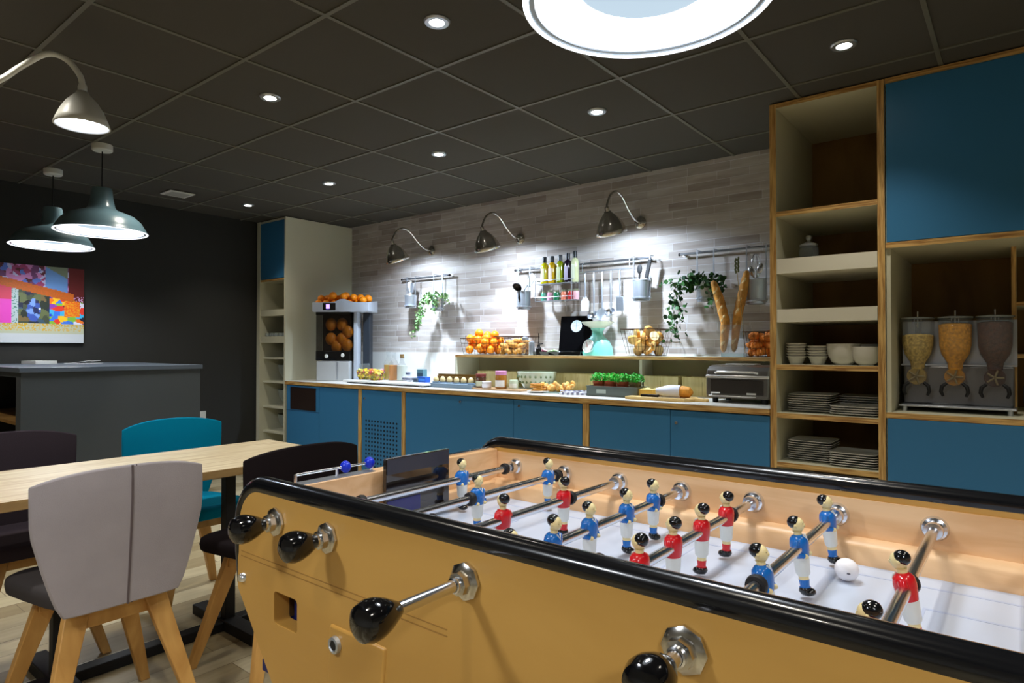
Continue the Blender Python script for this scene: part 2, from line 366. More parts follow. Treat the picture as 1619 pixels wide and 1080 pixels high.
# ---------------------------------------------------------------- kitchen joinery
def key_lock(parent, x, z):
    MB().lathe([(0, .012), (.009, .012), (.011, .008), (.011, 0)], 14, c=(x, FY, z), ax=(0, -1, 0)).build('key_lock', CHROME, parent)
def door(parent, x0, x1, z0, z1, label=None, name='door'):
    o = boxobj(name, BLUE, x0+.002, x1-.002, FY, FY+.019, z0+.002, z1-.002, parent, bevel=.001)
    if label: o['label'] = label
    return o
# base units
DT = .872
def base_unit(x0, x1, doors, label, post_left=0, post_right=0):
    t = thing('base_cabinet', label, 'cabinet', (0, 0, 0), group='blue base cabinets')
    b = MB().box(x0, x1, FY+.022, WY-.02, .10, .118); b.box(x0, x1, WY-.04, WY-.02, .118, .875)
    b.box(x0, x0+.018, FY+.022, WY-.04, .118, .875); b.box(x1-.018, x1, FY+.022, WY-.04, .118, .875)
    b.build('carcass', CREAM, t)
    boxobj('plinth', BLACKM, x0, x1, FY+.06, FY+.08, 0, .10, t)
    if post_left: boxobj('edge_post', PLYEV, x0, x0+post_left, FY-.001, FY+.022, .10, DT+.003, t)
    if post_right: boxobj('edge_post', PLYEV, x1-post_right, x1, FY-.001, FY+.022, .10, DT+.003, t)
    for d in doors: door(t, d[0], d[1], .105, DT)
    return t
u = base_unit(-5.512, -4.372, [(-5.512+.004, -4.977), (-4.977, -4.415)], 'blue two-door base cabinet with a black square opening, under the juicer', 0, .043)
MB().box(-5.44, -5.03, FY-.003, FY+.001, .645, .855, 0).build('black_panel', flat('brown_black_panel', 44, 32, 28, .3), u)
boxobj('panel_shadow_gap', BLUEE, -5.51, -4.98, FY-.0012, FY+.001, .632, .637, u)
u = base_unit(-4.371, -3.824, [(-4.369, -3.866)], 'narrow blue cabinet with a grid of small ventilation holes in its door', 0, .042)
b = MB()
for ix in range(11):
    for iz in range(13):
        b.lathe([(0, .0012), (.0095, .0012), (.0095, 0)], 10, c=(-4.31+ix*.0385, FY, .20+iz*.0345), ax=(0, -1, 0))
b.build('ventilation_holes', flat('hole_black', 12, 26, 40, .8), u)
key_lock(u, -4.325, .80)
u = base_unit(-3.823, -2.12, [(-3.821, -2.725), (-2.725, -2.168)], 'wide blue two-door base cabinet below the eggs and jam jars', 0, .046); key_lock(u, -3.22, .83); key_lock(u, -2.67, .83)
u = base_unit(-2.119, -1.021, [(-2.117, -1.574), (-1.574, -1.022)], 'blue two-door base cabinet below the toaster oven, beside the tall shelves'); key_lock(u, -1.535, .80)
t = thing('worktop', 'long pale worktop with plywood edge running under the breakfast buffet', 'worktop')
MB().box(-5.525, -1.022, FY-.012, WY-.012, WT-.034, WT-.004).build('plywood_slab', PLYE, t)
MB().box(-5.525, -1.022, FY-.012, WY-.012, WT-.004, WT).build('white_surface', flat('worktop_white', 216, 214, 208, .3), t)

# left tall cabinet
t = thing('tall_cabinet', 'tall cream cabinet with a blue top door and stacked shelves, beside the dark wall', 'cabinet')
x0, x1 = -6.04, -5.526; TY = CH-.008
MB().box(x1-.02, x1, FY-.01, WY, .08, TY).build('side_panel', CREAM, t)
MB().box(x0, x0+.055, FY-.01, WY, .08, TY).build('side_panel', CREAM, t)
MB().box(x0+.055, x1-.02, WY-.02, WY, .08, TY).build('back_panel', CREAM, t)
MB().box(x0+.055, x1-.02, FY, WY-.02, TY-.02, TY).build('top_panel', CREAM, t)
MB().box(x0+.055, x1-.02, FY, WY-.02, 1.885, 1.905, 0, front=1).build('shelf', [CREAM, PLYE], t)
MB().box(x0+.05, x1-.02, FY+.04, FY+.06, .0, .08).build('plinth', BLACKM, t)
boxobj('door', BLUE, x0+.05, x1-.022, FY-.004, FY+.015, 1.908, TY-.022, t, bevel=.001)
for z in (1.132, .895, .646, .398, .15): MB().box(x0+.055, x1-.02, FY+.03, WY-.02, z-.018, z).build('shelf', CREAM, t)
for za, zb in ((1.54, 1.602), (1.275, 1.338)):
    d = MB().box(x0+.055, x1-.022, FY+.0, FY+.016, za, zb); d.box(x0+.06, x1-.03, FY+.016, FY+.60, za, za+.012)
    d.build('pull_out_tray', CREAM, t)

# raised buffet shelf
t = thing('buffet_shelf', 'long raised plywood shelf above the worktop carrying the baskets and scale', 'shelf')
SZ = 1.170; SY = 3.86; SX0, SX1 = -3.70, -1.024
MB().box(SX0, SX1, SY, WY-.001, SZ-.022, SZ, 0, front=1).build('shelf_board', [flat('shelf_cream_top', 214, 208, 182, .4), PLYE], t)
MB().box(SX0, SX0+.018, SY, WY-.012, WT, SZ-.022).build('side_panel', CREAM, t)
MB().box(SX0+.018, SX1, WY-.05, WY-.012, WT, SZ-.022).build('back_panel', OLIVE, t)
MB().box(-2.06, -2.04, SY+.12, WY-.05, WT, SZ-.022).build('divider', CREAM, t)

# right tall shelf unit
t = thing('tall_shelf_unit', 'tall open plywood shelf unit with bowls and plates, right of the brick wall', 'shelf unit')
x0, x1 = -1.020, -.498
def upright(xa, xb, parent, inner=None):
    MB().box(xa, xb, FY, WY-.002, 0, TY, 0, front=1).build('side_panel', [CREAM, PLYEV], parent)
upright(x0, x0+.032, t); upright(x1-.030, x1, t)
MB().box(x0+.032, x1-.030, WY-.03, WY-.002, .10, TY).build('back_panel', PLYB, t)
MB().box(x0+.032, x1-.030, FY, WY-.03, TY-.024, TY, 0, front=1).build('top_panel', [CREAM, PLYE], t)
for z in (1.930, 1.140, .892, .640, .40, .12):
    MB().box(x0+.032, x1-.030, FY+.002, WY-.03, z-.026, z, 0, front=1).build('shelf', [CREAM, PLYE], t)
for za, zb in ((1.608, 1.684), (1.358, 1.424)):
    d = MB().box(x0+.034, x1-.032, FY+.001, FY+.017, za, zb); d.box(x0+.036, x1-.034, FY+.017, FY+.60, za, za+.012)
    d.build('pull_out_tray', flat('tray_cream', 222, 218, 200, .45), t)
# wide unit at the right edge
t = thing('wide_cabinet', 'wide plywood and blue cabinet with a niche holding the cereal dispenser', 'cabinet')
x0, x1 = -.497, 1.30
upright(x1-.024, x1, t)
MB().box(x0+.001, x0+.02, FY+.02, WY-.002, 0, TY).build('side_panel', CREAM, t)
MB().box(x0+.02, x1-.024, WY-.03, WY-.002, .10, TY).build('back_panel', PLYB, t)
MB().box(x0+.001, x1-.024, FY, WY-.03, TY-.024, TY, 0, front=1).build('top_panel', [CREAM, PLYE], t)
for z in (1.719, .925): MB().box(x0+.001, x1-.024, FY, WY-.03, z-.026, z, 0, front=1).build('shelf', [CREAM, PLYE], t)
MB().box(x0+.001, x1-.024, FY, WY-.03, .10, .126, 0, front=1).build('shelf', [CREAM, PLYE], t)
MB().box(-.035, -.017, FY+.30, WY-.03, .925, 1.693, 0, front=1).build('divider', [CREAM, PLYEV], t)
for z in (1.42, 1.18): MB().box(-.017, .45, FY+.30, WY-.03, z, z+.018, 0, front=1).build('shelf', [CREAM, PLYE], t)
for a, c in ((x0+.004, .35), (.35, x1-.024)):
    door(t, a, c, 1.719, TY-.024); door(t, a, c, .126, .899)

# ---------------------------------------------------------------- grey counter at left
t = thing('grey_counter', 'tall grey serving counter with a dark open recess, below the colourful picture', 'counter')
cx0, cx1, cy0, cy1, ct = LX+.001, -4.70, 1.144, 2.215, 1.10
b = MB().box(cx1-.02, cx1, cy0, cy1, 0, ct-.03); b.box(cx0, cx1-.02, cy1-.02, cy1, 0, ct-.03)
b.box(cx0, cx1-.02, cy0, cy0+.02, 0, .45)
b.box(cx0, cx1-.02, cy0, cy0+.02, 1.04, ct-.03)
b.box(cx1-.10, cx1-.02, cy0, cy0+.02, .45, 1.04)
b.build('body', PENIN, t)
MB().box(cx0, cx1+.012, cy0-.012, cy1+.012, ct-.03, ct).build('top', PENT, t, bevel=.002)
MB().box(cx0, cx1-.02, cy0+.02, cy1-.02, .74, .76).build('inner_shelf', PLYB, t)
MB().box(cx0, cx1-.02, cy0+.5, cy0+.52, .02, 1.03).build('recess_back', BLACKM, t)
for (px, py, w, d, lab, rz) in ((62, 575, .20, .15, 'flat white tray lying on the grey counter, toward the left edge', .2), (132, 574.5, .24, .12, 'low white folded paper on the grey counter', .5)):
    p = P(px, py, Z=ct)
    tt = thing('paper_tray' if w < .22 else 'folded_paper', lab, 'tray' if w < .22 else 'paper', (p.x, p.y, ct), rz)
    if w < .22:
        MB().box(-w/2, w/2, -d/2, d/2, 0, .006).build('base', PLAST, tt)
        MB().box(-w/2, w/2, -d/2, -d/2+.01, .006, .022).box(-w/2, w/2, d/2-.01, d/2, .006, .022).box(-w/2, -w/2+.01, -d/2, d/2, .006, .022).box(w/2-.01, w/2, -d/2, d/2, .006, .022).build('wall_rim', PLAST, tt)
    else:
        MB().box(-w/2, w/2, -d/2, d/2, 0, .003).build('sheet', flat('paper_white', 226, 226, 226), tt)
        MB(Matrix.Rotation(-.12, 4, 'Y')).box(-w/2, w/2-.02, -d/2, d/2, .008, .011).build('sheet', MATS['paper_white'], tt)
t = thing('wall_socket', 'small white wall socket low on the dark wall, right of the grey counter', 'socket', (LX, 2.87, .584))
MB().box(0, .008, -.04, .04, -.04, .04).build('plate', PLAST, t, bevel=.002); MB().lathe([(0, .009), (.02, .009), (.02, .004)], 16, ax=(1, 0, 0)).build('insert', PLAST, t)

# ---------------------------------------------------------------- picture
def picture():
    py0, py1, z0, z1 = .52, 1.885, 1.262, 1.868
    nu, nv = 190, 84; me = bpy.data.meshes.new('canvas_print')
    vs = [(0, py0+(py1-py0)*i/nu, z0+(z1-z0)*j/nv) for j in range(nv+1) for i in range(nu+1)]
    fs = [(j*(nu+1)+i, j*(nu+1)+i+1, (j+1)*(nu+1)+i+1, (j+1)*(nu+1)+i) for j in range(nv) for i in range(nu)]
    me.from_pydata(vs, [], fs); ca = me.color_attributes.new('print', 'FLOAT_COLOR', 'CORNER')
    rnd = random.Random(3)
    def blobs(n, pal): return [(rnd.random(), rnd.random(), pal[rnd.randrange(len(pal))]) for _ in range(n)]
    vivid = [(60, 120, 230), (30, 60, 200), (240, 120, 20), (230, 60, 40), (250, 200, 30), (60, 180, 230), (130, 190, 60), (220, 220, 240), (140, 60, 180), (20, 30, 60)]
    dark = [(40, 50, 40), (70, 80, 60), (30, 40, 70), (100, 110, 70), (20, 24, 30), (120, 100, 60), (60, 90, 110)]
    pinks = [(200, 130, 190), (110, 60, 110), (90, 30, 40), (190, 190, 230), (90, 120, 210), (160, 60, 110)]
    icy = [(120, 160, 230), (200, 215, 245), (60, 90, 180), (30, 40, 90)]
    B1, B2, B3, B4 = blobs(700, vivid), blobs(600, dark), blobs(700, pinks), blobs(900, icy)
    def near(B, u, v, k=1.6): return min(B, key=lambda q: ((q[0]-u)*k)**2+(q[1]-v)**2)[2]
    out = []
    for j in range(nv):
        for i in range(nu):
            u = (i+.5)/nu; v = (j+.5)/nv               # u: 0 left .. 1 right ; visible from u ~ .61
            w = (u-.61)/.39; band = .74-.20*w
            if v < .115: c = (205, 212, 218)
            elif v < .22 and v < .22+.0*w: c = (190, 196, 170) if rnd.random() > .35 or v < .16 else (216, 176, 60)
            elif v < .25: c = (206, 170, 50) if rnd.random() > .4 else (190, 190, 160)
            elif abs(v-band-.03) < .055 and w < .86: c = (196+rnd.randrange(-12, 12), 98, 24)
            elif v > band:
                if w > .80: c = (96, 24, 26) if v > .62 or rnd.random() > .4 else (196, 150, 200)
                elif .50 < w < .79: c = (104, 150, 214) if v < 1.02-.5*(w-.45) else (120, 132, 112)
                else: c = near(B3, u, v, 2)
            else:
                if w < .09: c = (206, 60, 90) if v > .55 else (226, 70, 190)
                elif w < .18: c = (178, 196, 200) if rnd.random() > .25 else (90, 140, 130)
                elif (w-.36)**2*3.2+(v-.42)**2 < .022: c = near(B4, u, v, 2)
                elif w < .55: c = near(B2, u, v, 2)
                else:
                    c = near(B1, u, v, 1.8)
                    if .74 < w < .95 and .34 < v < .56: c = (236, 130+rnd.randrange(-50, 50), 24)
            out.append(rgb(*c))
    for p in me.polygons:
        for l in p.loop_indices: ca.data[l].color = out[p.index]
    m = mat('printed_canvas', (1, 1, 1, 1), .5); at = m.node_tree.nodes.new('ShaderNodeVertexColor'); at.layer_name = 'print'
    m.node_tree.links.new(at.outputs[0], m.node_tree.nodes['Principled BSDF'].inputs['Base Color'])
    me.materials.append(m)
    t = thing('canvas_picture', 'colourful street art photo print on canvas, hung on the dark left wall', 'picture', (LX, 0, 0))
    o = bpy.data.objects.new('canvas_print', me); COL.objects.link(o); o.parent = t; o.location = (.031, 0, 0)
    MB().box(.001, .03, py0, py1, z0, z1).build('stretcher_frame', PLAST, t)
picture()
# ================================================================ football table
FT = thing('football_table', 'golden wood table football game with black edging, in the foreground', 'football table', (0, 0, 0))
YN, YI, YF, YO = .612, .642, 1.289, 1.319       # near outer, near inner, far inner, far outer
XL, XR = -1.145, .163; XC = (XL+XR)/2; RZ = .918; PZ = .842
def side_outline(n=8):
    pts = []
    for k in range(n+1):
        a = PI/2*k/n; pts.append((XL+.075-.075*math.cos(a), .892+.075*math.sin(a)))
    pts = [(XL, .775)]+pts+[(2*XC-x, z) for x, z in reversed(pts)]+[(XR, .775), (XR-.30, .42), (XL+.30, .42)]
    return pts
def side_panel(y0, y1, hole):
    ol = side_outline(); b = MB(); n = len(ol)
    if not hole:
        vs = [(x, y0, z) for x, z in ol]+[(x, y1, z) for x, z in ol]
        b.add(vs, [tuple(range(n-1, -1, -1)), tuple(range(n, 2*n))]+[(i, (i+1) % n, n+(i+1) % n, n+i) for i in range(n)])
        return b.build('side_panel', TWOOD, FT, sharp=30)
    bm_verts = ol
    me = bpy.data.curves.new('side_panel', 'CURVE'); me.dimensions = '2D'; me.fill_mode = 'BOTH'
    def spl(pts):
        s = me.splines.new('POLY'); s.points.add(len(pts)-1); s.use_cyclic_u = True
        for k, (x, z) in enumerate(pts): s.points[k].co = (x, z, 0, 1)
    spl(ol)
    hx0, hx1, hz0, hz1 = hole; r = .007; hp = []
    for cx, cz, a0 in ((hx1-r, hz1-r, 0), (hx0+r, hz1-r, 90), (hx0+r, hz0+r, 180), (hx1-r, hz0+r, 270)):
        for q in range(5): a = math.radians(a0+q*22.5); hp.append((cx+r*math.cos(a), cz+r*math.sin(a)))
    spl(hp); me.extrude = (y1-y0)/2
    tmp = bpy.data.objects.new('tmp', me); COL.objects.link(tmp); bpy.context.view_layer.update()
    dg = bpy.context.evaluated_depsgraph_get(); m2 = bpy.data.meshes.new_from_object(tmp.evaluated_get(dg)); bpy.data.objects.remove(tmp)
    m2.materials.clear(); m2.materials.append(TWOOD); m2.name = 'side_panel'
    m2.transform(Matrix.Translation((0, (y0+y1)/2, 0)) @ Matrix.Rotation(PI/2, 4, 'X'))
    m2.update(); o = bpy.data.objects.new('side_panel', m2); COL.objects.link(o); o.parent = FT
    return o
side_panel(YN, YI, (-1.022, -.951, .741, .797))
side_panel(YF, YO, None)
b = MB()
for za in (.845, .836):
    b.box(XL+.012, -.60, YN-.0006, YN+.001, za-.0009, za+.0009)
b.build('groove_lines', flat('groove_brown', 162, 120, 58, .6), FT)
MB().box(-1.08, 2*XC+1.08, YF-.003, YF, PZ, .950).build('inner_lining', TWOODI, FT)
MB().box(-1.08, 2*XC+1.08, YI, YI+.003, PZ, .950).build('inner_lining', TWOODI, FT)
def edging(yc, name='edging_tube'):
    pts = [(XL-.004, yc, .78), (XL-.004, yc, .84)]
    for k in range(9):
        a = PI/2*k/8; pts.append((XL+.071-.075*math.cos(a), yc, .892+.077*math.sin(a)))
    rp = [(2*XC-x, y, z) for x, y, z in reversed(pts)]
    full = pts+[(XL+.2+.1*q, yc, .969) for q in range(10)]+rp
    MB().tube(full, [.012, .0165]+[.0175]*(len(full)-4)+[.0165, .012], 16).build(name, RAILB, FT, sharp=60)
edging((YN+YI)/2); edging((YF+YO)/2)
for xa, xb in ((-1.115, -1.08), (2*XC+1.08, 2*XC+1.115)):
    MB().box(xa, xb, YI, YF, .70, .957).build('end_wall', TWOODI, FT, bevel=.003)
MB().box(-1.11, 2*XC+1.11, YI, YF, .62, .64).build('cabinet_floor', flat('navy_inner_board', 18, 26, 90, .5), FT)
MB().box(-1.08, 2*XC+1.08, YI, YF, PZ-.022, PZ-.001).build('pitch_board', TWOODI, FT)
MB().box(-1.079, 2*XC+1.079, YI+.001, YF-.001, PZ-.001, PZ).build('pitch', PITCH_M, FT)
# printed pitch: faint panels like marks on the lino
MARK = flat('pale_pitch_marking', 172, 184, 210, .35)
b = MB(); mz0, mz1 = PZ, PZ+.0004
for (xa, xb, ya, yb) in ((-1.0, .02, 1.20, 1.206), (-1.0, .02, .72, .726), (-.49, -.486, .726, 1.2), (-.87, -.866, .83, 1.10), (-.115, -.111, .83, 1.10), (-1.0, -.866, 1.10, 1.106), (-.115, .02, 1.10, 1.106)):
    b.box(xa, xb, ya, yb, mz0, mz1)
b.build('pitch_lines', MARK, FT)
def ledge(y0, y1, s):
    # rounded wooden cushion along the inner wall
    prof = [(0, 0), (0, .030), (.004, .036), (.012, .040), (.034, .041), (.034, 0)]
    rg = [[(x, (y0 if s > 0 else y1)+s*p, PZ+q) for p, q in prof] for x in (-1.08, -.885)]
    MB().rings(rg).build('wall_cushion', TWOODI, FT)
    rg = [[(x, (y0 if s > 0 else y1)+s*p, PZ+q) for p, q in prof] for x in (-.83, -.15)]
    MB().rings(rg).build('wall_cushion', TWOODI, FT)
    rg = [[(x, (y0 if s > 0 else y1)+s*p, PZ+q) for p, q in prof] for x in (-.829+.73, .097)]
    MB().rings(rg).build('wall_cushion', TWOODI, FT)
prof = [(0, 0), (0, .030), (.004, .036), (.012, .040), (.034, .041), (.034, 0)]
for xs in ((-1.08, 2*XC+1.08),):
    MB().rings([[(x, YF-.034+p, PZ+q) for p, q in prof] for x in xs]).build('wall_cushion', TWOODI, FT)
    MB().rings([[(x, YI+.034-p, PZ+q) for p, q in prof] for x in xs]).build('wall_cushion', TWOODI, FT)
    MB().box(-1.08, -1.062, YI, YF, PZ, PZ+.038).build('end_cushion', TWOODI, FT, bevel=.004)
# end blocks beside the goal on the cushion
# goal mouth: tall dark glossy plate and blue pocket
g = MB().box(-1.062, -1.052, .888, 1.078, PZ+.002, .985).build('goal_plate', mat('dark_smoked_panel', rgb(26, 20, 18), .06, spec=.8, coat=.6), FT, bevel=.001)
g['label'] = 'tall dark glossy plate in the goal'
MB().box(-1.0515, -1.0505, .89, 1.076, .951, .983).build('plate_band', flat('slate_band', 52, 54, 66, .35), g)
MB().box(-1.0515, -1.0505, .89, .985, PZ+.012, .895).build('blue_panel', flat('navy_panel', 16, 18, 92, .15, coat=.5), g)
# inside the return hole
MB().box(-1.03, -.94, YI+.001, YI+.11, .735, .738).build('ball_tray', MATS['navy_inner_board'], FT)
MB().box(-1.012, -.94, YI+.004, YI+.009, .735, .805).build('tray_back', MATS['navy_inner_board'], FT)
MB().box(-1.034, -1.028, YN+.012, YI+.11, .735, .805).build('tray_side', flat('tray_side_brown', 96, 66, 36, .6), FT)
# score beads
s = MB().tube([(-1.095, .70, .975), (-1.095, .885, .975)], .0025, 8)
MB().tube([(-1.095, 1.085, .960), (-1.095, 1.27, .960)], .003, 8).build('score_rod', CHROME, FT)
for y in (.70, .795, .884): s.tube([(-1.095, y, .955), (-1.095, y, .976)], .003, 8)
sc = s.build('score_rail', CHROME, FT)
MB().box(-1.108, -1.082, .70, .884, .957, .9585).build('score_strip', STEEL, sc)
for y in (.816, .878):
    MB().sph((-1.095, y, .975), (.0125, .0105, .0125), 16, 12).build('score_bead', BBLUE, sc)
# bolts, lock, leg plates
MB().lathe([(0, .008), (.006, .008), (.0085, .004), (.0095, 0)], 14, c=(-1.125, YN, .797), ax=(0, -1, 0)).build('bolt', CHROME, FT)
def leg(xa, xb, xc, xd, ya, yb, top=.79):
    vs = []
    for y in (ya, yb): vs += [(xa, y, top), (xb, y, top), (xd, y, 0), (xc, y, 0)]
    MB().add(vs, [(0, 1, 2, 3), (7, 6, 5, 4), (0, 4, 5, 1), (1, 5, 6, 2), (2, 6, 7, 3), (3, 7, 4, 0)]).build('leg', TWOOD, FT, bevel=.004)
leg(-.856, -.722, -.90, -.80, YN-.004, YN+.05, .785); leg(2*XC+.722, 2*XC+.856, 2*XC+.80, 2*XC+.90, YN-.004, YN+.05, .785)
leg(-.856, -.722, -.90, -.80, YO-.05, YO+.010, .785); leg(2*XC+.722, 2*XC+.856, 2*XC+.80, 2*XC+.90, YO-.05, YO+.010, .785)
lk = MB().lathe([(0, .004), (.007, .004), (.009, .007), (.0125, .006), (.0135, 0)], 20, c=(-.838, YN-.004, .758), ax=(0, -1, 0)).build('leg_lock', STEEL, FT)
MB().lathe([(0, .006), (.007, .006), (.007, .003)], 14, c=(-.838, YN-.004, .758), ax=(0, -1, 0)).build('key_hole', BLACKM, lk)

# ---------------------------------------------------------------- rods and players
def player_mb(shirt, face):
    """face +1: looks to +X ; -1: looks to -X. materials: 0 shirt 1 white 2 skin 3 black 4 sock"""
    b = MB()
    R = [(-.071, .0, .0), (-.0695, .0055, .0055), (-.064, .0085, .0085), (-.0585, .0075, .0070), (-.0575, .0062, .0058), (-.047, .0072, .0066), (-.0445, .0066, .0060), (-.042, .0070, .0066), (-.0385, .0100, .0088), (-.016, .0118, .0100), (-.0135, .0128, .0100), (-.004, .0142, .0112), (.006, .0150, .0118), (.0135, .0145, .0108), (.0178, .0100, .0080), (.0195, .0055, .0052), (.0235, .0050, .0050), (.0245, .0060, .0062)]
    M_ = [3, 3, 3, 4, 4, 2, 2, 1, 1, 1, 0, 0, 0, 0, 0, 2, 2]
    n = 16; rg = []
    for z, ry, rx in R: rg.append([(max(rx, 1e-4)*math.cos(2*PI*j/n), max(ry, 1e-4)*math.sin(2*PI*j/n), z) for j in range(n)])
    b.rings(rg, M_)
    b.sph((.001*face, 0, .034), (.0088, .0078, .0112), 14, 10, 2)
    b.sph((-.0026*face, 0, .0375), (.0092, .0086, .0098), 14, 10, 3)
    b.sph((.0088*face, 0, .0335), (.0022, .0016, .0028), 8, 6, 2)
    for sy in (-1, 1):
        b.sph((.0078*face, sy*.003, .0362), (.0012, .001, .0009), 6, 4, 3)
        b.tube([(.000, sy*.0125, .0125), (-.001*face, sy*.0158, .004), (.002*face, sy*.0148, -.007), (.007*face, sy*.0105, -.0105)], [.0048, .0050, .0044, .0036], 8, 0)
        b.sph((.009*face, sy*.009, -.0108), .0035, 8, 6, 2)
        b.sph((.0004*face, sy*.0080, .0335), (.002, .0012, .0026), 6, 5, 2)
    b.tube([(.0075*face, -.0035, .0195), (.0105*face, 0, .012), (.0075*face, .0035, .0195)], .0011, 6, 1)
    b.sph((.0035*face, 0, -.0655), (.0095, .0088, .0062), 12, 8, 3)
    b.v = [Vector((v.x*1.16, v.y*1.16, v.z)) for v in b.v]
    return b
pm = {}
def rod(k, team, ys, handle=None, tilt=0, bumpers=(), ball_end=None):
    x = -1.016+.15*k
    e = MB().tube([(0, YI-.02 if handle is None else handle+.03, 0), (0, YF+.03, 0)], .008, 16).build('rod', CHROME, FT, loc=(x, 0, RZ))
    for yy in ys:
        key = (team,)
        if key not in pm:
            o = player_mb(team, 1 if team == 'blue' else -1).build('player_figure', [SBLUE if team == 'blue' else RED, SWHITE, SKIN, HAIR, SBLUE if team == 'blue' else RED], e, sharp=50)
            o['label'] = 'little footballer in a %s shirt' % team
            pm[key] = o
        else:
            o = pm[key].copy(); COL.objects.link(o); o.parent = e
        o.location = (0, yy, 0); o.rotation_euler = (0, tilt if isinstance(tilt, (int, float)) else 0, 0)
    for yy in bumpers:
        MB().lathe([(.0082, -.0065), (.0130, -.006), (.0142, 0), (.0130, .006), (.0082, .0065)], 20, c=(0, yy, 0), ax=(0, 1, 0), cap=False).build('rubber_bumper', BLACKM, e)
    if handle is not None:
        MB().lathe([(0, -.030), (.012, -.029), (.0205, -.023), (.0240, -.013), (.0235, -.003), (.0195, .010), (.0145, .020), (.0105, .028), (.0085, .031), (0, .031)], 28, c=(0, handle, 0), ax=(0, 1, 0)).build('handle', BLACK, e)
    # bearings on the far inner wall and the near outer face
    MB().lathe([(.008, .030), (.0135, .029), (.0145, .022), (.0145, .012), (.0185, .010), (.0210, .004), (.0210, 0), (.008, 0)], 24, c=(x, YF, RZ), ax=(0, -1, 0), cap=False).build('rod_bearing', CHROME, FT)
    if handle is not None:
        bb = MB().lathe([(.0, .001), (.0250, .001), (.0250, .005), (.0215, .0075), (.0160, .009), (.0150, .018), (.0090, .019), (.0085, .003)], 8, c=(x, YN, RZ), ax=(0, -1, 0), cap=False)
        bb.build('rod_bearing', NICKEL, FT)
        MB().lathe([(.0105, .012), (.0105, .024), (.0085, .025)], 16, c=(x, YN, RZ), ax=(0, -1, 0), cap=False).build('bearing_sleeve', CHROME, FT)
    return e
rod(0, 'blue', [1.084], .560, 0, (.795, 1.24))
rod(1, 'blue', [.97, 1.217], .560, .03, (.948, 1.25))
rod(2, 'red', [.693, .869, 1.060], None, 0, (1.083,))
e = rod(3, 'blue', [.706, .915, 1.043, 1.151], .466, 0, (1.173,))
o = pm[('blue',)].copy(); COL.objects.link(o); o.parent = e; o.location = (0, .808, 0); o.rotation_euler = (0, .12, 0)
rod(4, 'red', [.690, .803, .913, 1.023, 1.136], None, 0, (1.157,))
rod(5, 'blue', [.859, 1.034, 1.217], .541, -.13, (.832,))
rod(6, 'red', [.735, .942], None, -.20, (.962,))
rod(7, 'red', [.966], None, 0, (.82,))
t = thing('football', 'small white table football ball on the pitch near the blue strikers', 'ball', (-.225, 1.155, PZ+.0185))
MB().sph((0, 0, 0), .0180, 24, 16).build('ball_shell', mat('cork_white', rgb(236, 234, 238), .5, bump=(90, .35, .003)), t)
MB().sph((.006, -.0172, -.001), (.003, .0012, .0016), 8, 6).build('print_mark', flat('mark_grey', 90, 90, 100), t)

# ================================================================ dining table
t = thing('dining_table', 'light oak rectangular dining table on black steel pedestals, at left', 'table', (0, 0, 0))
MB().box(-3.04, -2.42, .20, 1.785, .718, .75, 1, top=0).build('tabletop', [OAK, OAKE], t, bevel=.0015)
for yc in (.78, 1.41):
    c = MB().box(-2.745, -2.70, yc-.0225, yc+.0225, .012, .700); c.box(-2.92, -2.52, yc-.03, yc+.03, .700, .718)
    c.build('column', BLACKM, t, bevel=.003)
    MB().box(-2.98, -2.46, yc-.035, yc+.035, 0, .045).build('foot_bar', BLACKM, t, bevel=.004)
MB().box(-2.75, -2.69, .62, 1.52, .0, .04).build('floor_beam', BLACKM, t, bevel=.004)

# ================================================================ chairs
def backrest(w=.47, z0=.452, z1=.858, seam=False):
    """curved upholstered shell; local y: front is +"""
    nu, nv = 16, 12; F = []; Bk = []
    def wid(t): return w*(.315/.47+(1-.315/.47)*min(1, (t/.62))**.75) if t < .62 else w*(1+.01*math.sin((t-.62)*4))
    def pt(u, v, side):
        ww = wid(v)/2; x = u*ww
        z = z0+(z1-z0)*v - (.022*abs(u)**3 if v > .9 else 0)*1.0 + (.012*(1-u*u) if v > .9 else 0)
        y = -.030*v + .038*u*u*v - .002
        th = .019*(1-.55*abs(u)**6)*(1-.5*v**8)
        return (x, y+side*th, z)
    b = MB(); rg = []
    for i in range(nv+1):
        v = i/nv; r = [pt(-1+2*j/nu, v, 1) for j in range(nu+1)]+[pt(1-2*j/nu, v, -1) for j in range(nu+1)]
        rg.append(r)
    b.rings(rg); return b, pt
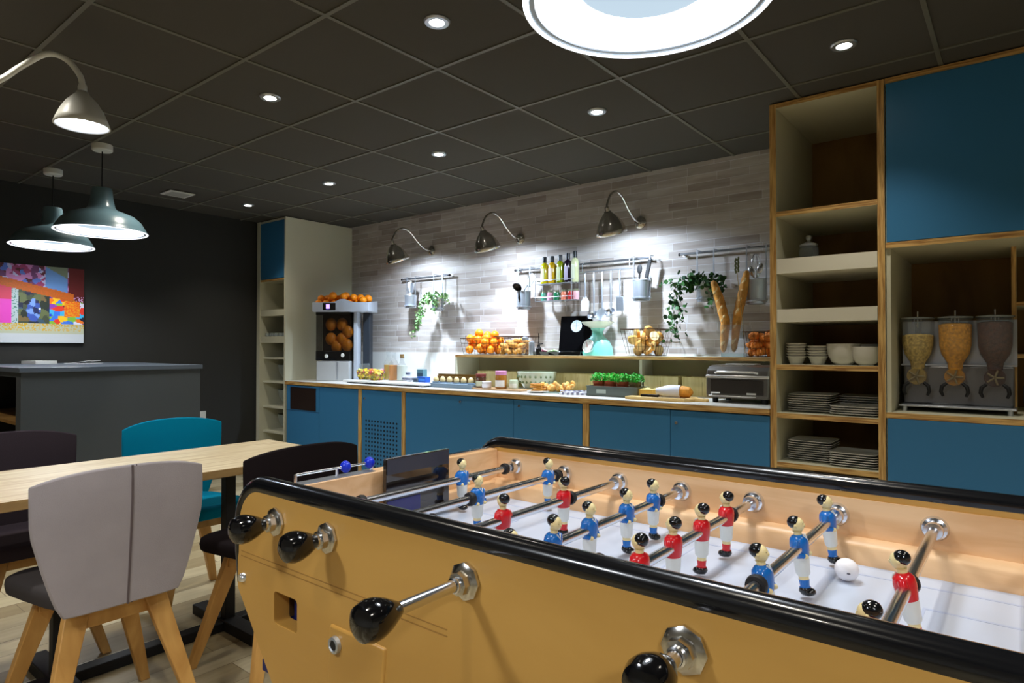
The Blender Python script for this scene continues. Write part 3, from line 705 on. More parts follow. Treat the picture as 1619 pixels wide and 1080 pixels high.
def chair(label, loc, rz, fab, seat, seam=None, legm=LEGW, group='dining chairs around the oak table'):
    t = thing('dining_chair', label, 'chair', loc, rz, group)
    b, pt = backrest(); b.build('backrest', fab, t, sharp=50, bevel=.006)
    if seam:
        s = MB(); s.tube([pt(0.03, v/10, -1) for v in range(11)], .0035, 6); s.tube([(p[0]+.012, p[1]+.002, p[2]) for p in [pt(0.03, v/10, -1) for v in range(11)]], .0018, 6)
        s.build('back_seam', seam, t)
    # seat cushion with rounded corners
    rg = []
    for z, k in ((.445, .93), (.450, .985), (.472, 1.0), (.490, .985), (.498, .93), (.500, .5)):
        r = []
        for j in range(32):
            a = 2*PI*j/32; c, s_ = math.cos(a), math.sin(a)
            ex = lambda q: math.copysign(abs(q)**.42, q)
            yy = .205*ex(s_)*k; wv = .185+.040*(yy/.205)
            r.append((wv*ex(c)*k, .235+yy, z))
        rg.append(r)
    MB().rings(rg).build('seat', seat, t, sharp=50)
    cy = .185
    tops = {(-1, -1): (-.105, cy-.13), (1, -1): (.105, cy-.13), (-1, 1): (-.10, cy+.12), (1, 1): (.10, cy+.12)}
    for (sx, sy), (tx, ty) in tops.items():
        fx, fy = sx*.222, cy+sy*.225
        r0 = [(tx-.033, ty-.016, .446), (tx+.033, ty-.016, .446), (tx+.033, ty+.016, .446), (tx-.033, ty+.016, .446)]
        r1 = [(fx-.016, fy-.014, 0), (fx+.016, fy-.014, 0), (fx+.016, fy+.014, 0), (fx-.016, fy+.014, 0)]
        MB().rings([r1, r0]).build('leg', legm, t, bevel=.003)
    for ty in (cy-.12, cy+.12):
        MB().box(-.135, .135, ty-.015, ty+.015, .385, .446).build('apron', legm, t, bevel=.003)
    MB().box(-.02, .02, cy-.105, cy+.105, .40, .446).build('cross_rail', legm, t)
    return t
chair('light grey upholstered dining chair seen from behind, with a vertical back seam', (-2.125, .775, 0), PI/2, GREYF, SEATF, GREYS)
chair('black upholstered dining chair between the oak table and the football table', (-2.065, 1.36, 0), PI/2, DARKF, DARKF)
chair('teal blue upholstered dining chair across the oak table', (-3.295, 1.425, 0), -PI/2, TEALF, TEALF)
chair('charcoal upholstered dining chair across the table, cut off at the left edge', (-3.285, .765, 0), -PI/2, PLUMF, PLUMF)
# ================================================================ hanging rails and utensils on the brick wall
def rail(label, xa, xb, z, hooks=()):
    t = thing('wall_rail', label, 'rail', (0, 0, 0), group='steel hanging rails')
    y = WY-.055
    MB().tube([(xa, y, z), (xb, y, z)], .008, 12).build('bar', RAILM, t)
    for x in (xa+.012, xb-.012):
        MB().tube([(x, y+.004, z), (x, WY-.004, z)], .006, 10).build('bracket', STEEL, t)
        MB().lathe([(0, .006), (.013, .006), (.013, 0)], 16, c=(x, WY, z), ax=(0, -1, 0)).build('bracket_base', STEEL, t)
        MB().lathe([(0, .012), (.010, .010), (.0105, 0), (0, 0)], 14, c=(xa if x < (xa+xb)/2 else xb, y, z), ax=(-1 if x < (xa+xb)/2 else 1, 0, 0)).build('end_cap', IRON, t)
    return t
rail('short steel hanging rail at left, above the pale trailing plant', -4.67, -4.04, 1.885)
rail('long steel hanging rail in the middle, behind the bottle rack and utensils', -3.27, -2.06, 1.868)
rail('steel hanging rail at right, above the dark green ivy', -1.83, -1.05, 1.868)
RY = WY-.055
def canister(x, zb, zt, zr, label, r=.055, cat='utensil holder', group='hanging metal canisters', name='utensil_canister'):
    """metal pot hung by two flat straps from a rail at height zr"""
    t = thing(name, label, cat, (x, RY-.045-.01, zb), group=group)
    h = zt-zb
    MB().lathe([(0, .002), (r*.90, .002), (r, h), (r*1.04, h+.003), (r*1.02, h+.006), (r*.96, h), (r*.86, .006), (0, .006)], 28).build('pot', STEEL, t)
    MB().lathe([(r*1.02, .018), (r*1.10, .020), (r*1.10, .028), (r*1.0, .030)], 28, cap=False).build('ring', STEEL, t)
    for sx in (-1, 1):
        xx = sx*r*1.02
        MB().box(xx-.004, xx+.004, .000, .003, .01, zr-zb-.005).box(xx-.004, xx+.004, .0, .062, zr-zb-.0005+.009, zr-zb+.0115).box(xx-.004, xx+.004, .0, .003, zr-zb-.006, zr-zb+.0115).build('strap', STEEL, t)
    return t
def utensil(kind, label, loc, rot=(0, 0, 0), m=None, L=.26, group='hanging steel utensils', cat='utensil', s=1.0):
    m = m or STEEL; t = thing(kind, label, cat, loc, group=group); t.rotation_euler = rot
    # hangs downward from z=0; business end at -L
    hm = m
    MB().tube([(0, 0, -.002), (.0, 0, -.02), (0, 0, -L*.55), (0, 0, -L)], [.004, .0085, .0065, .005], 10).build('handle', hm, t)
    MB().lathe([(.0045, -.0012), (.0065, -.0012), (.0065, .0012), (.0045, .0012), (.0045, -.0012)], 14, c=(0, 0, .002), ax=(0, 1, 0), cap=False).build('hook_eye', hm, t)
    if kind == 'ladle':
        MB().lathe([(0, -.028), (.018, -.025), (.034, -.014), (.041, 0), (.039, .001), (.032, -.012), (.017, -.022), (0, -.025)], 24, c=(0, -.02, -L-.005), ax=(0, -.75, .66), cap=False).build('bowl', CHROME if m is STEEL else m, t)
    elif kind == 'skimmer':
        MB().lathe([(0, -.006), (.02, -.005), (.042, .002), (.045, .006), (.04, .004), (.02, -.003), (0, -.004)], 28, c=(0, -.008, -L-.035), ax=(0, -1, .12)).build('disc', m, t)
    elif kind == 'spatula':
        w = .036*s
        MB().add([(-.012, -.002, -L+.005), (.012, -.002, -L+.005), (w, -.002, -L-.03), (w*.9, -.002, -L-.10), (-w*.9, -.002, -L-.10), (-w, -.002, -L-.03), (-.012, .001, -L+.005), (.012, .001, -L+.005), (w, .001, -L-.03), (w*.9, .001, -L-.10), (-w*.9, .001, -L-.10), (-w, .001, -L-.03)],
                 [(0, 1, 2, 3, 4, 5), (11, 10, 9, 8, 7, 6)]+[(i, 6+i, 6+(i+1) % 6, (i+1) % 6) for i in range(6)]).build('blade', MATS.get('spatula_white') or flat('spatula_white', 232, 236, 238, .4), t)
    elif kind == 'grater':
        w = .030
        MB().box(-w, w, -.004, .0, -L-.10, -L+.005).build('blade', m, t, bevel=.006)
        b = MB()
        for i in range(5):
            for j in range(9): b.sph((-.022+.011*i, -.0045, -L-.094+.011*j), (.003, .0015, .003), 6, 4)
        b.build('teeth', IRON, t)
    elif kind == 'whisk':
        b = MB()
        for k in range(6):
            a = PI*k/6; pts = []
            for q in range(17):
                u = 2*PI*q/16; r = .024*math.sin(u/2)**.8*(1 if True else 0)
                zz = -L-.10*math.sin(u/2) if False else -L-.05+.05*math.cos(u)
                rr = .026*math.sin(u); pts.append((rr*math.cos(a), rr*math.sin(a), zz))
            b.tube(pts, .0013, 5)
        b.build('wires', m, t)
    elif kind == 'spoon':
        MB().sph((0, 0, -L-.03), (.020, .006, .034), 16, 10).build('bowl', m, t)
    elif kind == 'tongs':
        MB().box(-.012, -.006, -.006, .006, -L-.02, -.01).box(.006, .012, -.006, .006, -L-.02, -.01).build('arms', m, t, bevel=.001)
    elif kind == 'turner':
        w = .024
        MB().box(-w, w, -.002, .002, -L-.09, -L).build('blade', m, t, bevel=.0015)
    elif kind == 'knife':
        MB().box(-.013, .013, -.007, .007, -.13, 0).build('grip', BLACKM, t, bevel=.003)
    return t
def standing(kind, label, can, dx, dz, tilt, L=.16, m=None, group="utensils in the hanging canisters", dy=0, roll=0, s=1.0):
    """tool standing head-up in a canister"""
    c = can.location
    return utensil(kind, label, (c.x+dx, c.y+dy, c.z+dz), (PI+roll, tilt, 0), m, L, group, "utensil", s)
# rail 1 : canister with metal tools
c1 = canister(-4.49, 1.600, 1.715, 1.885, 'metal canister on the left rail with shiny tools in it', .058)
standing('turner', 'shiny steel turner leaning left in the canister on the left rail', c1, -.01, .03, .16, .12)
standing('spatula', 'pale spatula in the canister on the left rail', c1, .015, .03, -.14, .12, s=.7)
standing('spoon', 'steel spoon in the canister on the left rail', c1, .03, .03, -.42, .12)
# rail 2 left: tilted canister
c2 = canister(-3.145, 1.535, 1.68, 1.868, 'metal canister at the left end of the middle rail', .058)
standing('grater', 'flat grater leaning out to the left of the canister on the middle rail', c2, -.045, .10, .70, .13)
p = P(817, 458, Y=4.02)
utensil('ladle', 'dark ladle hung beside the left canister of the middle rail', (p.x+.025, p.y, p.z-.09), (PI, .05, PI), IRON, .10, 'hanging steel utensils')
# rail 2 right: canister with black handled tools
c3 = canister(-2.095, 1.555, 1.70, 1.868, 'metal canister at the right end of the middle rail with black-handled tools', .062)
standing('spoon', 'black spoon in the right canister of the middle rail', c3, -.025, .05, .06, .15, BLACKM)
standing('knife', 'black-handled knife slanting right in the canister of the middle rail', c3, .0, .12, -.20, .05, BLACKM).rotation_euler = (0, .22, 0)
k = [o for o in COL.objects if o.name.startswith('knife')][-1]; k.location = (c3.location.x+.066, c3.location.y, c3.location.z+.29)
# rail 3
c5 = canister(-1.30, 1.50, 1.655, 1.868, 'metal canister on the right rail with shiny cutters, beside the shelf unit', .060)
for dx, ti, Lh, kd, lb in ((-.02, .25, .15, 'spoon', 'shiny spoon tilting left in the canister on the right rail'), (.01, -.05, .17, 'whisk', 'small whisk upright in the canister on the right rail'), (.03, -.35, .14, 'spoon', 'shiny spoon tilting right in the canister on the right rail')):
    standing(kd, lb, c5, dx, .05, ti, Lh, CHROME)
# secondary hook bar with row of tools
t = thing('hook_bar', 'thin steel hook bar with utensils, hung under the middle rail', 'rail')
zb = 1.80; MB().tube([(-2.62, RY-.035, zb), (-2.18, RY-.035, zb)], .005, 10).build('bar', STEEL, t)
for x in (-2.60, -2.20): MB().tube([(x, RY-.035, zb), (x, RY-.035, 1.862), (x, RY-.014, 1.868), (x, RY-.006, 1.8785), (x, RY, 1.8785)], .0035, 8).build('hanger', STEEL, t)
for kind, px, ybot, lab in (('spatula', 925, 490, 'white-bladed spatula, first of the hanging tools beside the bottle rack'), ('ladle', 939, 502, 'steel ladle hanging lowest, second from the bottle rack'),
                            ('skimmer', 952, 505, 'round steel skimmer hanging between the two ladles'), ('ladle', 966, 497, 'steel ladle hanging third from the right on the hook bar'),
                            ('grater', 980, 490, 'small flat grater hanging at the right end of the hook bar')):
    q = P(px, 440, Y=RY-.045); zz = P(px, ybot, Y=RY-.045).z; L = zb-zz-{'spatula': .10, 'ladle': .03, 'skimmer': .08, 'grater': .10}[kind]
    utensil(kind, lab, (q.x, RY-.045, zb-.008), (0, 0, 0), STEEL, L)
# plants
def plant(x, zb, zt, zr, label, canlabel, leafm, n, trail, r=.055, seed=1, lsize=.020, spread=.11):
    rnd = random.Random(seed)
    c = canister(x, zb, zt, zr, canlabel, r, 'planter', 'hanging planters', 'hanging_planter')
    t = thing('trailing_plant', label, 'plant', (x, RY-.055, zt), group='trailing plants on the rails')
    b = MB(); st = MB()
    def leaf(p, s):
        a = rnd.uniform(0, 2*PI); e = rnd.uniform(-.9, .9)
        R = Matrix.Rotation(a, 4, 'Z') @ Matrix.Rotation(e, 4, 'X') @ Matrix.Rotation(rnd.uniform(0, 6), 4, 'Y')
        b.M = Matrix.Translation(p) @ R
        b.add([(0, 0, 0), (s*.55, 0, s*.35), (s*.5, s*.08, s*.9), (0, 0, s*1.25), (-s*.5, s*.08, s*.9), (-s*.55, 0, s*.35), (0, s*.16, s*.6)],
              [(0, 1, 6), (1, 2, 6), (2, 3, 6), (3, 4, 6), (4, 5, 6), (5, 0, 6)], rnd.choice([0, 0, 1]))
    for i in range(n):
        a = rnd.uniform(0, 2*PI); rr = spread*math.sqrt(rnd.random())
        leaf(Vector((rr*math.cos(a), rr*math.sin(a)*.55-.02, rnd.uniform(-.02, .055)-(rr/spread)**2*.035)), lsize*rnd.uniform(.7, 1.2))
    for path, m_, wd in trail:
        pts = [Vector(q) for q in path]; st.tube(pts, .0016, 5)
        for i in range(m_):
            f = rnd.random()*(len(pts)-1.001); k = int(f); p = pts[k].lerp(pts[k+1], f-k)
            leaf(p+Vector((rnd.gauss(0, wd), rnd.gauss(0, wd*.5)-.005, rnd.gauss(0, wd))), lsize*rnd.uniform(.6, 1.15))
    for k in range(7):
        a = 2*PI*k/7; st.tube([(0, 0, -.04), (.03*math.cos(a), .02*math.sin(a), .02), (.08*math.cos(a), .04*math.sin(a)-.01, .02)], .0014, 5)
    b.build('foliage', leafm, t, sharp=180); st.build('stems', GREEN, t)
GLP = [GREENP, mat('variegated_leaf', rgb(170, 196, 140), .6)]
plant(-4.13, 1.56, 1.68, 1.885, 'pale variegated trailing plant hanging from the left rail', 'metal planter hung on the left rail', GLP, 150,
      [([(-.05, -.03, .0), (-.13, -.05, -.02), (-.17, -.05, -.12), (-.20, -.05, -.24), (-.26, -.05, -.33)], 120, .020), ([(.03, -.05, 0), (.04, -.07, -.06), (.03, -.07, -.13)], 30, .014), ([(-.03, -.05, 0), (-.11, -.06, -.05), (-.19, -.06, -.2), (-.24, -.05, -.3)], 70, .018)], seed=4, spread=.15)
GLD = [GREEN, mat('dark_ivy', rgb(28, 66, 36), .6)]
plant(-1.63, 1.53, 1.655, 1.868, 'dark green ivy trailing from a planter on the right rail', 'metal planter behind the baguettes on the right rail', GLD, 170,
      [([(-.05, -.03, .03), (-.16, -.04, .0), (-.22, -.04, -.12), (-.20, -.04, -.25), (-.19, -.04, -.36)], 100, .026), ([(-.06, -.04, .03), (-.15, -.05, -.03), (-.17, -.05, -.15), (-.15, -.05, -.30)], 60, .026), ([(-.08, -.03, .05), (-.22, -.03, .04), (-.32, -.02, .0)], 16, .012), ([(.05, -.05, 0), (.07, -.06, -.08), (.06, -.05, -.17)], 26, .014)], seed=9, lsize=.026, spread=.135)

# two-tier rack with bottles and jars
t = thing('bottle_rack', 'two-tier steel wire rack on the middle rail holding oils above and jars below', 'rack')
rx0, rx1 = -2.985, -2.645; ry0, ry1 = RY-.115, RY-.012
for z in (1.722, 1.590):
    b = MB().box(rx0, rx1, ry0, ry1, z, z+.004)
    b.build('tier', STEEL, t)
    MB().tube([(rx0, ry0, z+.030), (rx1, ry0, z+.030)], .003, 8).tube([(rx0, ry0, z+.030), (rx0, ry1, z+.030)], .003, 8).tube([(rx1, ry0, z+.030), (rx1, ry1, z+.030)], .003, 8).build('guard_wire', STEEL, t)
for x in (rx0, rx1):
    MB().tube([(x, ry1, 1.59), (x, ry1, 1.862), (x, RY-.009, 1.8775), (x, RY, 1.8785)], .004, 8).tube([(x, ry0, 1.59), (x, ry0, 1.755)], .003, 8).build('side_frame', STEEL, t)
bm_ = None
def bottle(x, y, z, col, h, r, lab, label_col, cap=(26, 30, 34), group='oil and vinegar bottles on the rack'):
    t = thing('oil_bottle', lab, 'bottle', (x, y, z), group=group)
    MB().lathe([(0, 0), (r*.95, 0), (r, .006), (r, h*.66), (r*.88, h*.72), (r*.52, h*.765), (r*.48, h*.80), (0, h*.80)], 20).build('body', flat('oil_%d_%d' % (col[0], col[1]), *col, rough=.12, coat=.6), t)
    MB().lathe([(0, h*.78), (r*.56, h*.78), (r*.56, h), (0, h)], 16).build('cap', flat('cap_dark', *cap, rough=.3) if 'cap_dark' not in MATS else MATS['cap_dark'], t)
    if label_col:
        rg = [[((r+.0007)*math.cos(a), (r+.0007)*math.sin(a), zz) for a in [PI+.45+(PI*.52)*k/8 for k in range(9)]] for zz in (h*.08, h*.56)]
        MB().rings(rg, cap=False, closed=False).build('paper_label', flat('label_%d' % label_col[0], *label_col, rough=.6), t)
for px, col, h, lab, lc in ((861, (206, 196, 20), .215, 'yellow oil bottle, leftmost on the rack', (226, 222, 170)), (873, (214, 168, 24), .215, 'amber oil bottle with a pale label, second on the rack', (238, 216, 196)),
                            (886, (140, 156, 22), .218, 'green oil bottle in the middle of the rack', (214, 224, 176)), (898, (28, 16, 34), .225, 'dark vinegar bottle with a grey label, fourth on the rack', (190, 180, 206)),
                            (909, (206, 210, 164), .235, 'pale oil bottle at the right end of the rack', (216, 222, 196))):
    q = P(px, 447, Y=RY-.065); bottle(q.x, RY-.065, 1.727, col, h, .0300, lab, lc)
for px, col, lab in ((860, (78, 150, 122), 'green-labelled spice jar, leftmost on the lower tier'), (870, (206, 140, 160), 'pink spice jar, second on the lower tier'), (880, (34, 122, 78), 'dark green spice jar, third on the lower tier'),
                     (892, (236, 138, 106), 'peach spice jar, fourth on the lower tier'), (902, (196, 48, 44), 'red spice jar, fifth on the lower tier'), (911, (226, 170, 176), 'pale pink spice jar at the right end of the lower tier')):
    q = P(px, 470, Y=RY-.065); t = thing('spice_jar', lab, 'jar', (q.x, RY-.065, 1.595), group='spice jars on the rack')
    MB().lathe([(0, 0), (.022, 0), (.0235, .004), (.0235, .058), (.019, .066), (0, .066)], 18).build('glass_body', flat('jar_%d' % col[0], *col, rough=.2, coat=.5), t)
    MB().lathe([(0, .064), (.0205, .064), (.0205, .080), (0, .080)], 18).build('lid', flat('jar_lid', 120, 122, 96, .4) if 'jar_lid' not in MATS else MATS['jar_lid'], t)

# ================================================================ things on the raised shelf
def heap(name, label, cat, group, make, spots):
    first = None
    for k, (x, y, z, rot, s) in enumerate(spots):
        if first is None:
            first = make(); tag(first, label, cat, group)
            first.location = (x, y, z); first.rotation_euler = rot; first.scale = (s, s, s)
        else:
            o = dup(first, None, (x, y, z), rot); o.scale = (s, s, s)
def packed(cx, cy, z0, wx, wy, h, r, n, seed=0, rz=0, mound=.0):
    """simple settling of n balls of radius r in a box"""
    rnd = random.Random(seed); P_ = []
    for k in range(n*2):
        if len(P_) >= n: break
        best = None
        for tr in range(110):
            x = rnd.uniform(-wx/2+r, wx/2-r); y = rnd.uniform(-wy/2+r, wy/2-r); z = r
            for q in P_:
                d2 = (q[0]-x)**2+(q[1]-y)**2
                if d2 < (2*r)**2: z = max(z, q[2]+math.sqrt((2*r)**2-d2)*.96)
            if best is None or z+.25*(abs(x)+abs(y))*0 < best[2]: best = (x, y, z)
        x, y, z = best
        lim = h+mound*(1-min(1, (2*x/wx)**2+(2*y/wy)**2))
        if z+r <= lim+.001: P_.append((x, y, z))
    c, s = math.cos(rz), math.sin(rz)
    return [(cx+x*c-y*s, cy+x*s+y*c, z0+z, (rnd.uniform(0, 6), rnd.uniform(0, 6), rnd.uniform(0, 6)), rnd.uniform(.93, 1.02)) for x, y, z in P_]
def orange_obj(r=.036):
    o = thing('orange', '', 'orange')
    MB().lathe([(0, -r*.96), (r*.3, -r*.93), (r*.7, -r*.7), (r*.96, -r*.25), (r, 0), (r*.96, r*.3), (r*.7, r*.68), (r*.3, r*.88), (0, r*.86)], 18).build('fruit', ORANGE, o)
    MB().sph((0, 0, r*.87), (.004, .004, .002), 8, 5).build('stem_end', flat('orange_stem', 96, 110, 40) if 'orange_stem' not in MATS else MATS['orange_stem'], o)
    return o
def basket(name, label, x0, x1, y0, y1, h, taper=.02, zb=None, m=None, nw=9, group='wire baskets'):
    zb = SZ if zb is None else zb; m = m or WIRE
    t = thing(name, label, 'basket', ((x0+x1)/2, (y0+y1)/2, zb), group=group); wx, wy = (x1-x0)/2, (y1-y0)/2
    def ringp(z):
        k = taper*(1-z/h); a, c = wx-k, wy-k; return [(-a, -c, z), (a, -c, z), (a, c, z), (-a, c, z), (-a, -c, z)]
    MB().tube(ringp(h), .003, 8).build('rim', m, t)
    b = MB()
    for z in (.004, h*.35, h*.68): b.tube(ringp(z), .0014, 5)
    for k in range(nw+1):
        u = -1+2*k/nw
        for s in (-1, 1):
            b.tube([(u*(wx-taper), s*(wy-taper), .003), (u*wx, s*wy, h)], .0012, 5)
        b.tube([(u*(wx-taper), -(wy-taper), .003), (u*(wx-taper), (wy-taper), .003)], .0012, 5)
    for k in range(6):
        u = -1+2*k/5
        for s in (-1, 1): b.tube([(s*(wx-taper), u*(wy-taper), .003), (s*wx, u*wy, h)], .0012, 5)
        b.tube([(-(wx-taper), u*(wy-taper), .0045), ((wx-taper), u*(wy-taper), .0045)], .0012, 5)
    b.build('wire_mesh', m, t)
    return t
by = 4.00
basket('wire_basket', 'brown wire basket full of oranges at the left end of the raised shelf', -3.665, -3.345, 3.885, 4.165, .135)
heap('orange', 'orange in the brown wire basket on the raised shelf', 'orange', 'oranges in the wire basket', orange_obj, packed(-3.505, 4.025, SZ+.006, .305, .255, .16, .036, 70, 3, mound=.07))
basket('wire_basket', 'wire basket of small pastries and bread rolls, right of the basket of oranges', -3.315, -3.04, 3.90, 4.15, .145)
def roll_obj():
    o = thing('bread_roll', '', 'bread roll')
    MB().sph((0, 0, 0), (.046, .026, .024), 14, 10).build('crust', BREAD, o)
    b = MB()
    for k in (-.02, 0, .02): b.sph((k, 0, .0215), (.004, .014, .003), 8, 5)
    b.build('score_cuts', flat('bread_cream', 232, 200, 140, .8) if 'bread_cream' not in MATS else MATS['bread_cream'], o)
    return o
heap('bread_roll', 'small bread roll in the basket next to the oranges', 'bread roll', 'bread rolls in the second basket', roll_obj, [(a, b_, c, (0, random.uniform(-.6, .6), random.uniform(0, 6)), s) for a, b_, c, r_, s in packed(-3.178, 4.025, SZ+.006, .235, .205, .115, .026, 34, 5, mound=.03)])
basket('wire_basket', 'wire basket of bread slices and buns, right of the mint scale', -2.165, -1.885, 3.90, 4.14, .185, .035)
def slice_obj():
    o = thing('bread_piece', '', 'bread')
    MB().rings([[(.042*math.cos(a)*(1 if math.sin(a) < 0 else .9), y, .034*math.sin(a)*(1 if math.sin(a) < .2 else .86)) for a in [2*PI*k/16 for k in range(16)]] for y in (-.013, .013)], 0).build('crumb', MATS['bread_cream'], o, bevel=.002)
    MB().rings([[(.0435*math.cos(a)*(1 if math.sin(a) < 0 else .9), y, .0355*math.sin(a)*(1 if math.sin(a) < .2 else .86)) for a in [2*PI*k/16 for k in range(16)]] for y in (-.0115, .0115)], 0, cap=False).build('crust', BREAD, o)
    return o
heap('bread_piece', 'thick piece of bread in the basket right of the mint scale', 'bread', 'bread in the basket by the scale', slice_obj, packed(-2.025, 4.02, SZ+.006, .23, .19, .17, .032, 36, 8, mound=.05))
basket('wire_basket', 'wire basket of croissants at the right end of the raised shelf', -1.325, -1.035, 3.90, 4.15, .155)
def croissant_obj():
    o = thing('croissant', '', 'croissant'); b = MB(); rg = []
    for k in range(17):
        a = -1.25+2.5*k/16; r = .006+.020*math.cos(a*1.15)**.8 if math.cos(a*1.15) > 0 else .006
        r *= 1+.10*math.cos(k*PI); c = Vector((.042*math.sin(a), .042*math.cos(a)-.03, 0)); tdir = Vector((math.cos(a), -math.sin(a), 0)); n_ = Vector((math.sin(a), math.cos(a), 0))
        rg.append([tuple(c+n_*r*math.cos(2*PI*j/10)+Vector((0, 0, r*.9*math.sin(2*PI*j/10)))) for j in range(10)])
    b.rings(rg).build('crust', CROI, o, sharp=20); return o
heap('croissant', 'golden croissant in the wire basket beside the shelf unit', 'croissant', 'croissants in the basket', croissant_obj, [(a, b_, c, (random.uniform(-.5, .5), random.uniform(-.5, .5), random.uniform(0, 6)), s*1.05) for a, b_, c, r_, s in packed(-1.18, 4.02, SZ+.006, .25, .21, .15, .027, 40, 12, mound=.03)])

# baguette vase
t = thing('glass_vase', 'tall square clear glass vase holding two baguettes on the raised shelf', 'vase', (-1.40, 4.00, SZ))
MB().box(-.075, .075, -.075, -.070, 0, .20).build('pane', TGLASS, t); MB().box(-.075, .075, .070, .075, 0, .20).build('pane', TGLASS, t)
MB().box(-.075, -.070, -.070, .070, 0, .20).build('pane', TGLASS, t); MB().box(.070, .075, -.070, .070, 0, .20).build('pane', TGLASS, t)
MB().box(-.070, .070, -.070, .070, 0, .022).build('thick_base', flat('glass_base', 150, 176, 178, .1, alpha=.6), t)
def baguette(label, pts, r):
    t = thing('baguette', label, 'baguette', pts[0], group='baguettes in the vase'); p0 = Vector(pts[0]); pp = [Vector(p)-p0 for p in pts]
    path = []; n = 28
    for i in range(n+1):
        f = i/n*(len(pp)-1); k = min(int(f), len(pp)-2); path.append(pp[k].lerp(pp[k+1], f-k))
    rr = [r*(.25+.75*min(1, math.sin(PI*min(max(i/n, .0), 1))**.35+.0))*(1+.05*math.sin(i*1.9)) for i in range(n+1)]
    MB().tube(path, rr, 16).build('crust', BREAD, t, sharp=180)
    b = MB()
    for k in range(6):
        i = 3+k*4; c = path[i]+Vector((0, -rr[i]*.86, 0)); b.sph(c, (.010, .004, .026), 8, 6, 0, Matrix.Rotation(.5, 4, 'Y'))
    b.build('score_cuts', MATS['bread_cream'], t)
b0 = P(1146, 556, Y=4.0); b1 = P(1147, 510, Y=4.0); b2 = P(1128, 444, Y=3.99)
baguette('baguette leaning left in the glass vase', [(b0.x-.01, 4.0, SZ+.030), (b1.x, 4.0, b1.z), (P(1138, 475, Y=4.0).x, 4.0, P(1138, 475, Y=4.0).z), (b2.x, 3.98, b2.z)], .030)
b1 = P(1166, 500, Y=4.03); b2 = P(1182, 428, Y=4.04)
baguette('baguette leaning right in the glass vase', [(P(1160, 555, Y=4.03).x, 4.03, SZ+.032), (b1.x, 4.03, b1.z), (P(1175, 460, Y=4.03).x, 4.03, P(1175, 460, Y=4.03).z), (b2.x, 4.03, b2.z)], .029)
t = thing('wheat_sprig', 'dried wheat sprig sticking up between the baguettes', 'wheat', (P(1170, 430, Y=3.96).x, 3.96, SZ+.024))
e = P(1165, 412, Y=3.96); e0 = Vector((t.location.x, 3.96, SZ+.024)); b = MB().tube([(.03, 0, 0), (.01, 0, .25), (e.x-e0.x, 0, e.z-e0.z-.06)], .002, 6); b.build('stalk', flat('straw', 150, 120, 60, .8), t)
b = MB()
for k in range(14): b.sph((e.x-e0.x+(.008 if k % 2 else -.008), (.006 if k % 4 < 2 else -.006), e.z-e0.z-.07+k*.0065), (.006, .005, .011), 8, 6)
b.build('grain_head', flat('wheat_head', 96, 100, 60, .8), t)
# mint scale
s0 = P(945, 559, Y=4.0); t = thing('kitchen_scale', 'mint green retro kitchen scale with round white dial and pan', 'scale', (s0.x, 4.0, SZ), -.02)
rg = []
for z, rx, ry in ((0, .112, .075), (.02, .114, .078), (.06, .108, .072), (.10, .088, .060), (.135, .052, .044), (.15, .040, .036), (.175, .036, .034), (.19, .046, .042), (.20, .05, .046)):
    rg.append([(rx*math.copysign(abs(math.cos(a))**.75, math.cos(a)), ry*math.copysign(abs(math.sin(a))**.75, math.sin(a)), z) for a in [2*PI*k/28 for k in range(28)]])
MB().rings(rg).build('body', MINT, t)
dn = Vector((-.15, -1, .28)).normalized(); dc = Vector((-.035, -.066, .068))
MB().lathe([(0, .012), (.044, .012), (.048, .014), (.052, .010), (.053, -.01), (0, -.01)], 28, c=dc, ax=dn).build('dial_rim', CHROME, t)
dd = MB().lathe([(0, .0135), (.045, .0135), (.045, .011)], 28, c=dc, ax=dn).build('dial_face', CHINA, t)
b = MB(); up_ = (Vector((0, 0, 1))-dn*dn.z).normalized(); sd = dn.cross(up_)
for k in range(24):
    a = 2*PI*k/24; u_ = up_*math.cos(a)+sd*math.sin(a); c = dc+dn*.0142; b.tube([c+u_*.031, c+u_*.038], .0007, 4)
b.build('dial_ticks', BLACKM, dd)
MB().tube([dc+dn*.0150-up_*.01, dc+dn*.0150+up_*.026+sd*.012], .0014, 6).build('needle', flat('needle_red', 180, 40, 40), dd)
MB().lathe([(.0, .198), (.050, .200), (.098, .225), (.118, .243), (.121, .245), (.096, .222), (.05, .204), (0, .203)], 32, cap=False).build('pan', flat('pan_cream', 226, 232, 218, .25, coat=.4), t)
# black display box with emblem
q0 = P(905, 545, Y=4.06)
t = thing('black_case', 'open black presentation case with a round white emblem, left of the scale', 'case', (q0.x, 4.03, SZ), .10)
M_ = Matrix.Translation((0, .07, .03)) @ Matrix.Rotation(-.16, 4, 'X')
MB(M_).box(-.135, .135, -.008, .008, 0, .275).build('lid', BLACK, t, bevel=.003)
MB().box(-.135, .135, -.10, .075, 0, .030).build('tray_base', BLACK, t, bevel=.003)
MB(M_).lathe([(0, .0015), (.046, .0015), (.047, 0)], 36, c=(.005, -.0082, .195), ax=(0, -1, 0)).build('emblem_disc', flat('emblem_pale', 206, 220, 232, .4), t)
b = MB(M_); c0 = Vector((.005, -.0100, .195))
b.box(c0.x-.0012, c0.x+.0012, c0.y-.0004, c0.y, c0.z-.028, c0.z+.028); b.box(c0.x-.028, c0.x+.028, c0.y-.0004, c0.y, c0.z-.0012, c0.z+.0012)
for a in range(12): u_ = Vector((math.cos(a*PI/6), 0, math.sin(a*PI/6))); b.tube([c0+u_*.032, c0+u_*.038], .0011, 4)
b.build('emblem_print', flat('emblem_blue', 60, 84, 110), t)
q0 = P(872, 555, Y=3.97)
